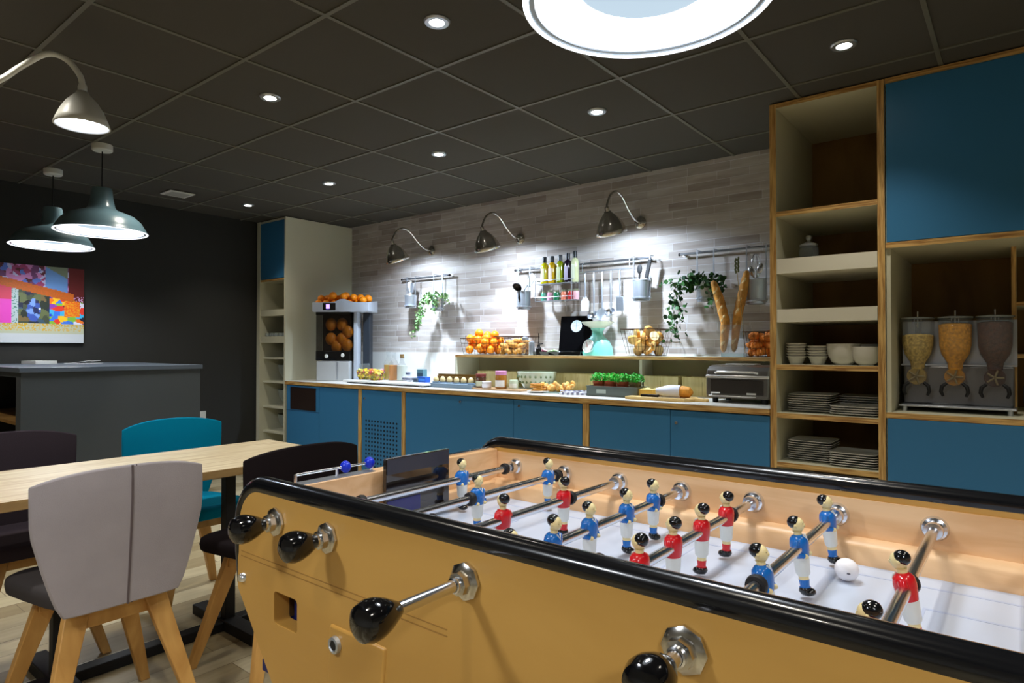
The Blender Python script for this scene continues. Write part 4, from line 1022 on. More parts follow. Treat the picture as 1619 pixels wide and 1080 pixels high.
t = thing('serving_tray', 'low black tray with sliced vegetables on the raised shelf, left of the black case', 'tray', (q0.x-.02, 3.97, SZ))
MB().rings([[(x*k, y*k*.9, z) for x, y in ((-.13, -.06), (.13, -.06), (.14, 0), (.13, .06), (-.13, .06), (-.14, 0))] for z, k in ((0, .85), (.028, 1.0), (.026, .94), (.008, .84))], 0).build('tray_body', BLACK, t)
for dx, dy, col, nm, lab in ((-.06, -.01, (196, 60, 110), 'radish_slice', 'pink radish slices on the black tray'), (.03, .0, (150, 196, 120), 'cucumber_slice', 'pale green cucumber slices on the black tray')):
    o = thing(nm, lab, 'vegetable', (q0.x-.02+dx, 3.97+dy, SZ+.012))
    b = MB()
    for k in range(5): b.lathe([(0, 0), (.021, 0), (.022, .004), (.021, .008), (0, .008)], 14, c=(k*.014-.03, (k % 2)*.012, .010+k*.0025), ax=(.25, 0, 1))
    b.build('rind', flat(nm+'_rind', *col), o)
    b = MB()
    for k in range(5): b.lathe([(0, .0085), (.018, .0085), (.018, .007)], 14, c=(k*.014-.03, (k % 2)*.012, .010+k*.0025), ax=(.25, 0, 1))
    b.build('flesh', flat(nm+'_flesh', 226, 230, 200), o)
for px, r, h, lab, nm in ((829, .028, .135, 'clear cylindrical glass shaker beside the small rolls', 'glass_shaker'), (839, .024, .10, 'small steel shaker beside the black tray', 'steel_shaker')):
    q = P(px, 555, Y=3.93); t = thing(nm, lab, 'shaker', (q.x+.01, 3.93, SZ))
    MB().lathe([(0, 0), (r, 0), (r, h*.86), (r*.9, h*.88), (0, h*.88)], 20).build('body', TGLASS if 'glass' in nm else STEEL, t)
    MB().lathe([(r*.95, h*.86), (r*.98, h), (r*.5, h*1.06), (0, h*1.06)], 20).build('top', STEEL, t)
q = P(848, 552, Y=3.90); t = thing('cream_whipper', 'small dark siphon with a thin upright spout on the raised shelf', 'dispenser', (q.x, 3.93, SZ))
MB().lathe([(0, 0), (.022, 0), (.023, .05), (.012, .065), (.010, .08), (0, .08)], 18).build('body', IRON, t); MB().tube([(0, 0, .08), (0, 0, .17)], .003, 8).build('spout', IRON, t); MB().tube([(0, 0, .085), (.045, -.01, .088)], .004, 8).build('lever', IRON, t)
# ================================================================ juicer and oranges
J = thing('juice_machine', 'tall electric orange juicer with dark glass front and silver hopper tray', 'juicer', (-5.13, 3.79, WT), .60); J.scale = (.87, .87, 1)
SILV = flat('silver_plastic', 176, 182, 192, .35)
MB().box(-.245, .125, -.16, .14, 0, .19).build('base_housing', flat('juicer_silver', 170, 172, 172, .4), J, bevel=.01)
MB().box(-.02, .0, -.1615, -.16, .02, .18).build('drip_groove', STEEL, J)
MB().box(-.245, .125, .02, .14, .19, .655).build('rear_housing', flat('juicer_dark', 40, 38, 38, .4), J, bevel=.006)
g = MB().box(-.25, -.246, -.15, .02, .20, .64); g.box(-.25, .13, -.155, -.150, .20, .64); g.box(.126, .13, -.15, .02, .20, .64)
g.build('front_glass', SMOKE, J)
MB().box(-.25, .13, -.162, -.156, .195, .285).build('front_band', BLACK, J, bevel=.002)
MB().box(-.252, .132, -.158, .02, .628, .655).build('glass_header', BLACK, J)
for x, z in ((-.13, .235), (.05, .245)): MB().lathe([(0, .012), (.016, .010), (.02, 0)], 16, c=(x, -.162, z), ax=(0, -1, 0)).build('clamp_knob', PLAST, J)
for x, z in ((-.115, .54), (.01, .54), (-.115, .40), (.01, .40), (-.05, .33), (.07, .34), (.075, .47)):
    MB().sph((x, -.06, z), (.062, .055, .062), 16, 10).build('squeezing_cup', mat('cup_orange', rgb(240, 140, 20), .4) if 'cup_orange' not in MATS else MATS['cup_orange'], J)
MB().box(.15, .19, -.10, .06, 0, .655).build('side_post', SILV, J, bevel=.004)
MB().box(.225, .30, .0, .12, 0, .655).build('support_column', flat('column_dark', 34, 40, 48, .5), J, bevel=.004)
MB().box(.14, .31, -.12, .14, 0, .012).build('foot_plate', SILV, J)
# hopper with wavy rim
rg = []
def hop(z, k): return [(x*k, y*k, z+(0 if z < .7 else (.035*math.exp(-((x-.06)/.07)**2) if y < 0 else .03))) for x, y in [(-.28+.62*i/12, -.19) for i in range(13)]+[(.34-.62*i/12, .17) for i in range(13)]]
MB().rings([hop(.655, .97), hop(.665, 1), hop(.745, 1.0), hop(.745, .97), hop(.70, .96), hop(.69, .9)]).build('hopper', SILV, J)
s = MB().box(-.16, -.02, -.192, -.186, .672, .738).build('display', BLACK, J)
MB().box(-.125, -.085, -.1935, -.192, .685, .725).build('lit_screen', mat('violet_screen', rgb(120, 90, 220), emit=rgb(150, 120, 255), es=3), s)
def world(o, p): c, s_ = math.cos(.60), math.sin(.60); return (o.location.x+p[0]*c-p[1]*s_, o.location.y+p[0]*s_+p[1]*c, o.location.z+p[2])
sp = packed(0, 0, 0, .53, .29, .105, .036, 110, 21, mound=.12)
heap('orange', 'orange in the heap on top of the juice machine', 'orange', 'oranges on the juicer', lambda: orange_obj(.038), [(*world(J, (x+.026, y-.005, z+.700)), r_, s_) for x, y, z, r_, s_ in sp])
t = thing('juice_jug', 'clear jug half full of orange juice standing under the juicer spout', 'jug', (-4.725, 3.73, WT))
MB().lathe([(.042, 0), (.046, .01), (.048, .16), (.05, .17)], 20, cap=False).build('glass_wall', TGLASS, t, solid=.002)
MB().lathe([(0, .004), (.043, .004), (.045, .085), (0, .085)], 20).build('juice', flat('juice_orange', 236, 158, 18, .3), t)

# ================================================================ buffet on the worktop
tt = thing('marble_board', 'long white serving slab under the bottles and fruit bowls', 'serving board', (-4.20, 3.66, WT))
MB().box(-.56, .50, -.15, .15, .012, .028).build('slab', flat('marble_white', 218, 218, 214, .3), tt, bevel=.006)
for x in (-.5, .44): MB().box(x-.02, x+.02, -.13, .13, 0, .012).build('foot', STEEL, tt)
MZ = WT+.028
def fruit_bowl(x, y, r, lab, seed):
    t = thing('fruit_bowl', lab, 'bowl', (x, y, MZ), group='glass bowls of cut fruit')
    MB().lathe([(r*.55, 0), (r*.85, .02), (r, .065), (r*1.02, .085)], 28, cap=False).build('glass_wall', TGLASS, t, solid=.002)
    o = thing('cut_fruit', 'cut yellow and orange fruit in the '+lab.split(' ', 1)[1].split(',')[0] if False else lab.replace('glass bowl', 'cut fruit inside the glass bowl'), 'fruit', (x, y, MZ+.003)); o['kind'] = 'stuff'
    rnd = random.Random(seed); b = MB()
    for k in range(150):
        a = rnd.uniform(0, 6.28); rr = r*.86*math.sqrt(rnd.random()); z = rnd.uniform(.006, .085)
        rr = min(rr, r*(.5+.42*min(1, z/.05))); s = rnd.uniform(.007, .013)
        b.M = Matrix.Translation((rr*math.cos(a), rr*math.sin(a), z)) @ Matrix.Rotation(rnd.uniform(0, 6), 4, (rnd.random(), rnd.random(), 1))
        b.cbox((0, 0, 0), (2*s, 1.5*s, 1.6*s), rnd.choice([0, 0, 0, 1, 2, 3]))
    b.build('fruit_pieces', [flat('fruit_y', 236, 204, 50), flat('fruit_o', 236, 150, 50), flat('fruit_g', 150, 150, 40), flat('fruit_r', 200, 60, 60)] if 'fruit_y' not in MATS else [MATS['fruit_y'], MATS['fruit_o'], MATS['fruit_g'], MATS['fruit_r']], o)
fruit_bowl(-4.66, 3.69, .085, 'glass bowl of cut fruit nearest the juicer', 1)
fruit_bowl(-4.47, 3.66, .075, 'glass bowl of cut fruit in front of the green carafe', 2)
def carafe(x, y, lab, col, fill, h, r, cork=False, name='carafe'):
    t = thing(name, lab, 'carafe', (x, y, MZ), group='bottles on the white slab')
    MB().lathe([(0, .002), (r*.96, .002), (r, .01), (r, fill), (0, fill)], 22).build('liquid', flat('liq_%d_%d' % col[:2], *col, rough=.25), t)
    MB().lathe([(r+.002, 0), (r+.003, h*.60), (r*.55, h*.74), (r*.42, h*.84), (r*.5, h)], 22, cap=False).build('glass_wall', TGLASS, t, solid=.002)
    if cork: MB().lathe([(0, h*.93), (r*.40, h*.93), (r*.46, h*1.10), (0, h*1.10)], 16).build('cork', flat('cork_brown', 156, 122, 70, .8), t)
carafe(-4.45, 3.78, 'carafe of yellow juice with a clear neck, behind the fruit bowls', (226, 186, 30), .135, .25, .040)
carafe(-4.335, 3.74, 'carafe of deep orange juice beside the milk bottle', (222, 138, 14), .135, .245, .042)
carafe(-4.225, 3.74, 'glass bottle of milk with a cork stopper', (226, 230, 216), .135, .21, .042, True, 'milk_bottle')
YOG = flat('yogurt_label', 226, 226, 232)
k = 0
for dx, dy, dz, lab in ((-4.135, 3.70, 0, 'small white printed yogurt pot, left front on the white slab'), (-4.075, 3.69, 0, 'small white printed yogurt pot, second in the front row'), (-4.10, 3.71, .045, 'small white printed yogurt pot stacked on top of the others'), (-4.015, 3.70, 0, 'small white printed yogurt pot beside the blue box')):
    t = thing('yogurt_pot', lab, 'yogurt', (dx, dy, MZ+dz), group='yogurt pots on the slab')
    MB().lathe([(0, 0), (.021, 0), (.027, .040), (.029, .042), (0, .0425)], 16).build('cup', YOG, t)
    b = MB()
    for q in range(7): a = -PI/2+(q-3)*.35; b.cbox((.0255*math.cos(a), .0255*math.sin(a), .022), (.005, .005, .014))
    b.build('printed_pattern', flat('print_grey_blue', 90, 100, 130) if 'print_grey_blue' not in MATS else MATS['print_grey_blue'], t)
def carton(name, lab, x, y, w, d, h, col, band, z=None, rz=0, cat='box'):
    t = thing(name, lab, cat, (x, y, MZ if z is None else z), rz)
    MB().box(-w/2, w/2, -d/2, d/2, 0, h).build('box_body', flat(name+'_%d' % col[0], *col), t, bevel=.002)
    MB().box(-w/2+.004, w/2-.004, -d/2-.001, -d/2, h*.3, h*.7).build('printed_band', flat(name+'_band_%d' % band[0], *band), t)
carton('tea_box', 'teal and grey tea box standing upright on the slab', -4.0, 3.765, .075, .05, .105, (96, 140, 150), (50, 80, 96))
carton('blue_box', 'bright blue low box on the white slab', -3.90, 3.69, .10, .06, .045, (30, 90, 190), (60, 130, 220))
carton('tea_box', 'small dark grey box in front of the tea box', -3.955, 3.66, .05, .03, .035, (90, 104, 116), (40, 60, 80))
t = thing('orange_cup', 'orange cup behind the egg tray', 'cup', (-3.80, 3.80, WT)); MB().lathe([(0, 0), (.026, 0), (.032, .085), (.029, .086), (.024, .006), (0, .006)], 22).build('body', flat('cup_orange_red', 232, 90, 30, .3), t)
MB().lathe([(.033, .082), (.034, .088), (.031, .0885)], 22, cap=False).build('rim', PLAST, t)
# eggs
t = thing('egg_tray', 'blue grey tray holding a row of eggs on the worktop', 'egg tray', (-3.50, 3.64, WT))
MB().box(-.235, .235, -.06, .06, 0, .035).build('tray_body', flat('egg_tray_blue', 120, 140, 156, .6), t, bevel=.004)
MB().box(-.24, .235, .062, .072, 0, .105).box(-.24, .235, .04, .062, .03, .085).build('carton_back', flat('carton_brown', 120, 92, 40, .8), t)
b = MB()
for k_ in range(6): b.lathe([(.026, .034), (.031, .040), (.029, .044)], 16, c=(-.19+.076*k_, -.012, 0), cap=False)
b.build('egg_cups', MATS['egg_tray_blue'], t)
EGG = flat('egg_shell', 228, 204, 150, .5)
def egg_obj():
    o = thing('egg', '', 'egg'); MB().lathe([(0, -.022), (.012, -.020), (.020, -.010), (.0225, 0), (.021, .010), (.016, .021), (.008, .028), (0, .030)], 16).build('shell', EGG, o); return o
heap('egg', 'cream egg standing in the blue grey egg tray', 'egg', 'eggs in the tray', egg_obj, [(-3.50-.19+.076*k_, 3.628, WT+.058, (0, 0, k_), 1) for k_ in range(6)])
# jars on a board
t = thing('jam_board', 'thin wooden board carrying jam jars, right of the eggs', 'board', (-3.04, 3.665, WT))
MB().box(-.245, .245, -.075, .075, 0, .012).build('plank', flat('board_brown', 176, 138, 96), t, bevel=.003)
MB().lathe([(0, .013), (.012, .013), (.012, .0118)], 16, c=(-.225, 0, 0)).build('hanging_hole', flat('hole_dark', 60, 44, 30), t)
def jar(x, y, r, h, lab, body, lid, labelc, name='jam_jar'):
    t = thing(name, lab, 'jar', (x, y, WT+.012), group='jars on the wooden board')
    MB().lathe([(0, 0), (r*.9, 0), (r, .005), (r, h*.72), (r*.86, h*.80), (0, h*.80)], 20).build('glass_body', flat('jam_%d_%d' % body[:2], *body, rough=.2, coat=.5), t)
    if lid: MB().lathe([(0, h*.78), (r*.98, h*.78), (r*1.0, h*.98), (r*.9, h), (0, h)], 20).build('lid', flat('lid_%d_%d' % lid[:2], *lid), t)
    if labelc:
        MB().rings([[((r+.0008)*math.cos(a), (r+.0008)*math.sin(a), zz) for a in [PI*1.08+PI*.84*q/10 for q in range(11)]] for zz in (h*.10, h*.48)], cap=False, closed=False).build('paper_label', flat('plabel_%d_%d' % (labelc[0], int(x*-100)), *labelc), t)
jar(-3.235, 3.66, .040, .105, 'jam jar with a dark red lid and pale label, left on the board', (90, 60, 40), (120, 50, 44), (214, 218, 190))
jar(-3.150, 3.63, .036, .065, 'small white glass jar without lid between the two jam jars', (226, 220, 218), None, (240, 236, 240))
jar(-3.035, 3.66, .043, .130, 'honey jar with a pink cloth lid and white label on the board', (170, 110, 40), (214, 140, 180), (228, 222, 214))
jar(-2.93, 3.68, .034, .085, 'pale green glass jar at the right end of the board', (196, 206, 176), None, (222, 226, 216))
# stacked toast plate
def toast_obj():
    o = thing('waffle_slice', '', 'waffle'); MB().box(-.045, .045, -.045, .045, 0, .014).build('crumb', flat('toast_brown', 206, 140, 50), o, bevel=.004)
    MB().box(-.036, .036, -.036, .036, .0138, .0148).build('browned_top', flat('toast_dark', 150, 76, 24), o); return o
t = thing('serving_plate', 'small white plate under the stacked waffle slices', 'plate', (-2.66, 3.625, WT))
MB().lathe([(0, 0), (.05, 0), (.085, .012), (.083, .015), (.05, .005), (0, .005)], 28).build('dish', CHINA, t); MB().lathe([(.03, 0), (.045, -.0), (.04, .003)], 24, cap=False).build('foot_ring', CHINA, t)
heap('waffle_slice', 'golden waffle slice stacked on the small white plate', 'waffle', 'waffle slices', toast_obj, [(-2.66+.008*math.sin(k_*2.1), 3.625, WT+.006+.0148*k_, (0, 0, .3*math.sin(k_*1.7)+.3), 1) for k_ in range(4)])
t = thing('salad_bowl', 'big white bowl with green pattern behind the waffles', 'bowl', (-2.85, 3.86, WT))
b = MB().lathe([(0, 0), (.06, 0), (.10, .02), (.135, .075), (.150, .135), (.145, .137), (.128, .075), (.09, .025), (0, .012)], 36)
for k_ in range(22):
    a = PI*1.05+PI*.9*(k_ % 11)/10; z = .10 if k_ < 11 else .06; rr = (.1435 if k_ < 11 else .128)
    b.sph((rr*math.cos(a), rr*math.sin(a), z), (.008, .008, .010), 8, 6, 1)
b.build('bowl_body', [flat('bowl_green_white', 196, 206, 184, .3, coat=.4), flat('bowl_pattern', 120, 140, 100)], t)
MB().lathe([(.05, 0), (.062, 0), (.058, .006)], 28, cap=False).build('foot_ring', CHINA, t)
# pastries on a slate
t = thing('slate_plate', 'grey green plate of small pastries, right of the big bowl', 'plate', (-2.545, 3.68, WT), .2)
MB().box(-.13, .13, -.07, .07, .0, .008).build('slab', flat('slate_green', 120, 140, 128, .5), t, bevel=.003); MB().box(-.12, .12, -.06, .06, .008, .0095).build('inner_field', flat('slate_green2', 140, 158, 146, .5), t)
heap('mini_pastry', 'small golden pastry on the grey green plate', 'pastry', 'mini pastries', lambda: (lambda o: (MB().sph((0, 0, 0), (.026, .017, .016), 12, 8).build('crust', mat('pastry_gold', rgb(224, 168, 84), .6, noise=(60, .3, (1, 1, 1))), o), MB().sph((0, 0, .012), (.012, .008, .005), 10, 6).build('glaze', flat('pastry_glaze', 240, 200, 130, .2), o), o)[2])(thing('mini_pastry', '', 'pastry')),
     [(a, b_, c, r_, 1) for a, b_, c, r_, s in packed(-2.545, 3.68, WT+.008, .25, .125, .075, .018, 26, 31, .2, .02)])
# cutlery roll
t = thing('striped_napkin', 'white and grey striped napkin holding cutlery beside the herb box', 'napkin', (-2.355, 3.63, WT), .35)
b = MB(); n_ = 12
for k_ in range(n_): b.box(-.10+.2*k_/n_, -.10+.2*(k_+1)/n_, -.055, .055, .0, .012+.008*math.sin(k_*1.1)**2, k_ % 2)
b.build('cloth', [flat('napkin_white', 226, 226, 232, .8), flat('napkin_grey', 128, 124, 140, .8)], t)
for q, (n1, lb) in enumerate((('fork', 'steel fork lying on the striped napkin'), ('knife', 'steel table knife lying on the striped napkin'), ('spoon', 'steel spoon lying on the striped napkin'))):
    o = thing(n1, lb, 'cutlery', (-2.355-.03+.03*q, 3.63+.01*q, WT+.023), .55, group='cutlery on the napkin')
    MB().tube([(-.08, 0, .002), (.03, 0, .002)], [.004, .0028], 8).build('handle', CHROME, o)
    if n1 == 'fork':
        b = MB()
        for k_ in range(3): b.tube([(.03, 0, .002), (.045, -.008+.008*k_, .003), (.075, -.008+.008*k_, .004)], .0014, 5)
        b.build('tines', CHROME, o)
    elif n1 == 'knife': MB().box(.03, .095, -.006, .006, .0015, .003).build('blade', CHROME, o)
    else: MB().sph((.05, 0, .004), (.024, .013, .004), 12, 8).build('bowl', CHROME, o)
# herb box
hx, hy = -2.055, 3.66
t = thing('planter_box', 'low grey metal planter box holding terracotta pots of bright green herbs', 'planter', (hx, hy, WT))
g = MB().box(-.185, .185, -.075, -.070, 0, .062); g.box(-.185, .185, .07, .075, 0, .062); g.box(-.185, -.18, -.07, .07, 0, .062); g.box(.18, .185, -.07, .07, 0, .062); g.box(-.18, .18, -.07, .07, 0, .005)
g.build('box_body', flat('zinc_grey', 104, 112, 104, .45, metal=.3), t)
MB().rings([[(x, y, .062) for x, y in ((-.19, -.08), (.19, -.08), (.19, .08), (-.19, .08))], [(x, y, .067) for x, y in ((-.19, -.08), (.19, -.08), (.19, .08), (-.19, .08))], [(x, y, .067) for x, y in ((-.18, -.07), (.18, -.07), (.18, .07), (-.18, .07))], [(x, y, .06) for x, y in ((-.18, -.07), (.18, -.07), (.18, .07), (-.18, .07))]], cap=False).build('rim', MATS['zinc_grey'], t)
MB().box(-.11, -.04, -.0765, -.075, .02, .045).build('label_plate', flat('plate_pale', 170, 180, 168), t)
HERB = [GREENB, mat('herb_light', rgb(60, 200, 60), .6)]
for k_, lb in enumerate(('bright green herb pot at the left end of the metal planter box', 'bright green herb pot, second in the metal planter box', 'bright green herb pot, third in the metal planter box', 'green herb pot with pale stems at the right end of the planter box')):
    px_ = hx-.132+.088*k_
    o = thing('herb_pot', lb, 'potted herb', (px_, hy-.005, WT+.005), group='herb pots in the planter box')
    MB().lathe([(0, 0), (.030, 0), (.038, .075), (.041, .075), (.041, .092), (.036, .092), (.034, .08), (0, .08)], 20).build('pot', TERRA if k_ < 3 else flat('dark_pot', 110, 96, 60, .8), o)
    rnd = random.Random(50+k_); b = MB(); st = MB()
    for q in range(260):
        a = rnd.uniform(0, 6.28); rr = .054*math.sqrt(rnd.random()); z = .128+rnd.uniform(-.02, .022)-rr*rr*6
        s = rnd.uniform(.007, .011)
        b.M = Matrix.Translation((rr*math.cos(a), rr*math.sin(a), z)) @ Matrix.Rotation(rnd.uniform(0, 6.3), 4, 'Z') @ Matrix.Rotation(rnd.uniform(-1.2, .4), 4, 'X')
        b.add([(0, 0, 0), (s*.6, s*.7, .002), (0, s*1.6, 0), (-s*.6, s*.7, .002)], [(0, 1, 2, 3)], rnd.choice([0, 0, 1]))
        if q % 5 == 0: st.tube([(rr*.5*math.cos(a), rr*.5*math.sin(a), .08), (rr*math.cos(a), rr*math.sin(a), z)], .0009, 4)
    b.build('leaves', HERB, o, sharp=180); st.build('stems', HERB[1], o)
# bread board
t = thing('cutting_board', 'light wooden cutting board with cheese and bread, left of the toaster oven', 'cutting board', (-1.70, 3.60, WT), .02)
MB().rings([[(x, y, z) for x, y in ((-.21, -.10), (.17, -.10), (.19, -.07), (.20, -.02), (.27, -.018), (.28, 0), (.27, .018), (.20, .02), (.19, .07), (.17, .10), (-.21, .10))] for z in (0, .018)]).build('board', flat('board_light', 222, 186, 118, .5), t, bevel=.002)
MB().lathe([(0, .0185), (.008, .0185), (.008, .0178)], 14, c=(.25, 0, 0)).build('hanging_hole', MATS['hole_dark'], t)
BZ = WT+.018
for k_, (dx, dy, w_, lb) in enumerate(((-1.845, 3.64, .07, 'larger pale yellow wedge of cheese on the cutting board'), (-1.765, 3.66, .05, 'smaller pale yellow cheese piece on the cutting board'))):
    o = thing('cheese_wedge', lb, 'cheese', (dx, dy, BZ), .5*k_)
    MB().add([(-w_, -.03, 0), (w_, -.035, 0), (0, .05, 0), (-w_, -.03, .04), (w_, -.035, .04), (0, .05, .048)], [(0, 2, 1), (3, 4, 5), (0, 1, 4, 3), (1, 2, 5, 4), (2, 0, 3, 5)]).build('paste', flat('cheese_yellow', 240, 216, 130, .5) if 'cheese_yellow' not in MATS else MATS['cheese_yellow'], o, bevel=.003)
    MB().box(-w_*.98, w_*.98, -.037, -.033, .001, .039).build('rind', flat('cheese_rind', 226, 190, 96) if 'cheese_rind' not in MATS else MATS['cheese_rind'], o)
o = thing('bread_knife', 'bread knife with dark handle lying at the front of the cutting board', 'knife', (-1.72, 3.535, BZ))
MB().box(-.10, .02, -.009, .009, .001, .016).build('handle', IRON, o, bevel=.003); MB().box(.02, .19, -.010, .010, .002, .0045).build('blade', CHROME, o)
o = thing('bread_loaf', 'short loaf of bread wrapped in a white napkin on the cutting board', 'bread', (-1.62, 3.62, BZ+.033), .12)
MB().tube([(-.02, 0, 0), (0, 0, 0), (.04, 0, 0), (.075, 0, -.001), (.092, 0, -.002)], [.030, .034, .036, .030, .010], 18).build('crust', mat('loaf_crust', rgb(222, 152, 56), .6, noise=(30, .3, (1, 1, 1))), o)
rg = []
for k_ in range(9):
    x = -.13+.15*k_/8; r = .016+.024*min(1, (k_+1)/6); rg.append([(x, r*math.cos(a)*1.05, r*math.sin(a)*(1+.06*math.sin(3*a+k_))) for a in [2*PI*q/20 for q in range(20)]])
MB().rings(rg).build('napkin_wrap', flat('napkin_cloth', 220, 222, 234, .9), o)
# wooden bins below the raised shelf
for (xa, xb, lb) in ((-3.56, -3.135, 'pale wooden bin under the raised shelf behind the jam jars'), (-2.79, -2.12, 'long pale wooden bin under the raised shelf behind the herbs'), (-2.03, -1.775, 'pale wooden bin under the shelf behind the cheese'), (-1.755, -1.47, 'pale wooden bin under the shelf next to the toaster oven')):
    o = thing('wooden_bin', lb, 'bin', ((xa+xb)/2, 4.03, WT), group='wooden bins under the raised shelf'); w_ = (xb-xa)/2-.003
    MB().box(-w_, w_, -.05, -.038, 0, .125).build('front_board', BINW, o, bevel=.002)
    MB().box(-w_, -w_+.01, -.038, .09, 0, .125).box(w_-.01, w_, -.038, .09, 0, .125).box(-w_+.01, w_-.01, .08, .09, 0, .125).box(-w_+.01, w_-.01, -.038, .08, 0, .01).build('box_sides', BINW, o)
    n_ = max(2, int((xb-xa)/.11)); b = MB()
    for q in range(1, n_): b.box(-w_+2*w_*q/n_-.0012, -w_+2*w_*q/n_+.0012, -.0508, -.0495, .008, .095)
    b.build('groove_lines', flat('bin_groove', 176, 156, 96, .7) if 'bin_groove' not in MATS else MATS['bin_groove'], o)
# toaster oven
t = thing('toaster_oven', 'grey metallic rounded toaster oven at the right end of the worktop', 'toaster oven', (-1.262, 3.77, WT))
TG = flat('toaster_grey', 118, 114, 108, .32, metal=.75); TL = flat('toaster_light', 222, 220, 214, .3, metal=.5)
rg = []
for x in (-.178, -.170, .170, .178):
    k_ = .96 if abs(x) > .175 else 1.0
    rg.append([(x, yy*k_, .105+(zz-.105)*k_) for yy, zz in ((-.150, .028), (-.160, .045), (-.160, .150), (-.150, .185), (-.125, .207), (-.08, .215), (.10, .215), (.13, .205), (.14, .18), (.14, .028))])
MB().rings(rg).build('housing', TG, t, sharp=25)
MB().box(-.179, .179, -.1625, -.155, .142, .158).build('trim_band', TL, t, bevel=.003)
MB().box(-.150, .150, -.163, -.158, .050, .135).build('door', flat('toaster_door', 66, 62, 58, .2, metal=.5), t, bevel=.003)
MB().box(-.160, .110, -.168, -.161, .036, .043).build('lower_strip', TL, t, bevel=.002)
MB().tube([(-.14, -.168, .045), (-.14, -.178, .058), (-.09, -.178, .058)], .004, 8).build('lever', TL, t); MB().box(.06, .11, -.170, -.162, .052, .062).build('latch', TL, t)
MB().tube([(-.12, -.165, .172), (-.10, -.18, .178), (.10, -.18, .178), (.12, -.165, .172)], .0055, 10).build('handle', TL, t)
MB().box(-.10, .07, -.06, .06, .2155, .222).build('top_rack', TL, t, bevel=.002)
for sx in (-1, 1):
    for sy in (-.11, .10): MB().lathe([(0, 0), (.016, 0), (.018, .028), (0, .028)], 14, c=(sx*.14, sy, 0)).build('foot', BLACKM, t)

# ================================================================ dishes in the shelf units
def square_plate():
    o = thing('square_plate', '', 'plate'); w_ = .105
    sq = lambda k, z: [(x*k, y*k, z) for x, y in ((-w_+.012, -w_), (w_-.012, -w_), (w_, -w_+.012), (w_, w_-.012), (w_-.012, w_), (-w_+.012, w_), (-w_, w_-.012), (-w_, -w_+.012))]
    MB().rings([sq(.62, 0), sq(.70, .001), sq(1, .011), sq(1, .0135), sq(.72, .005), sq(.6, .004)]).build('dish', CHINA, o); return o
def stack(obj, x, y, z, n, dz, lab, group, jit=.003, top=None):
    for k_ in range(n):
        lb = lab if (k_ < n-1 or not top) else top
        o = dup(obj, lb, (x+random.uniform(-jit, jit), y+random.uniform(-jit, jit), z+dz*k_), (0, 0, random.uniform(-.05, .05)), group)
sp_ = square_plate()
stack(sp_, -.858, 3.62, .892, 8, .0115, 'white square plate in the left stack on the upper plate shelf', 'left plate stack, upper shelf', top='topmost white square plate of the left stack on the upper plate shelf')
stack(sp_, -.640, 3.56, .892, 4, .0115, 'white square plate in the low front right stack on the upper plate shelf', 'front right plate stack, upper shelf', top='topmost white square plate of the low front right stack, upper plate shelf')
stack(sp_, -.655, 3.80, .892, 7, .0115, 'white square plate in the rear right stack on the upper plate shelf', 'rear right plate stack, upper shelf')
stack(sp_, -.858, 3.62, .640, 9, .0115, 'white square plate in the left stack on the lower plate shelf', 'left plate stack, lower shelf', top='topmost white square plate of the left stack on the lower plate shelf')
stack(sp_, -.645, 3.56, .640, 6, .0115, 'white square plate in the right stack on the lower plate shelf', 'right plate stack, lower shelf', top='topmost white square plate of the right stack on the lower plate shelf')
for c_ in list(sp_.children): bpy.data.objects.remove(c_)
bpy.data.objects.remove(sp_)
PR_ = {'small_bowl': (1, [(0, 0), (.62, 0), (.70, .30), (.84, .80), (1.0, .97), (1.0, 1.03), (.90, 1.0), (.78, .80), (.62, .3), (0, .2)])}
for n_ in ('large_bowl', 'white_bowl', 'mixing_bowl'): PR_[n_] = (1, [(0, 0), (.45, 0), (.72, .18), (.93, .55), (1, 1), (.96, 1), (.88, .55), (.66, .22), (0, .12)])
def bowl_obj(r, h, name='small_bowl'):
    o = thing(name, '', 'bowl')
    MB().lathe(PR_[name][0] and [(a*r, b_*h) for a, b_ in PR_[name][1]], 32).build('bowl_body', CHINA, o)
    MB().lathe([(r*.44, 0), (r*.5, 0), (r*.5, h*.05), (r*.44, h*.05)], 24, cap=False).build('foot_ring', CHINA, o); return o
bo = bowl_obj(.050, .042)
for x, n_, lb in ((-.925, 6, 'left'), (-.822, 5, 'right')):
    stack(bo, x, 3.55, 1.140, n_, .0135, 'small ribbed white bowl in the %s of the two narrow stacks' % lb, 'small bowl stack, '+lb, .0015)
for c_ in list(bo.children): bpy.data.objects.remove(c_)
bpy.data.objects.remove(bo)
bo = bowl_obj(.078, .095, 'large_bowl')
stack(bo, -.700, 3.55, 1.140, 2, .012, 'large white bowl beside the narrow stacks of small bowls', 'large bowls, middle', .001)
stack(bo, -.650, 3.74, 1.140, 2, .012, 'large white bowl standing behind the other large bowls', 'large bowls, rear', .001)
for c_ in list(bo.children): bpy.data.objects.remove(c_)
bpy.data.objects.remove(bo)
bo = bowl_obj(.068, .078, 'white_bowl'); stack(bo, -.565-.03, 3.53, 1.140, 2, .014, 'white bowl next to the right upright of the shelf unit', 'white bowls, right', .001)
for c_ in list(bo.children): bpy.data.objects.remove(c_)
bpy.data.objects.remove(bo)
t = thing('glass_jar', 'glass storage jar with a knobbed lid on the shelf unit, above the upper tray', 'jar', (-.865, 3.56, 1.62))
MB().lathe([(0, 0), (.045, 0), (.048, .01), (.048, .12), (.040, .135)], 24, cap=False).build('glass_wall', TGLASS, t, solid=.003)
MB().lathe([(0, .004), (.043, .004), (.043, .07), (0, .07)], 20).build('filling', flat('jar_filling', 90, 84, 50, .7), t)
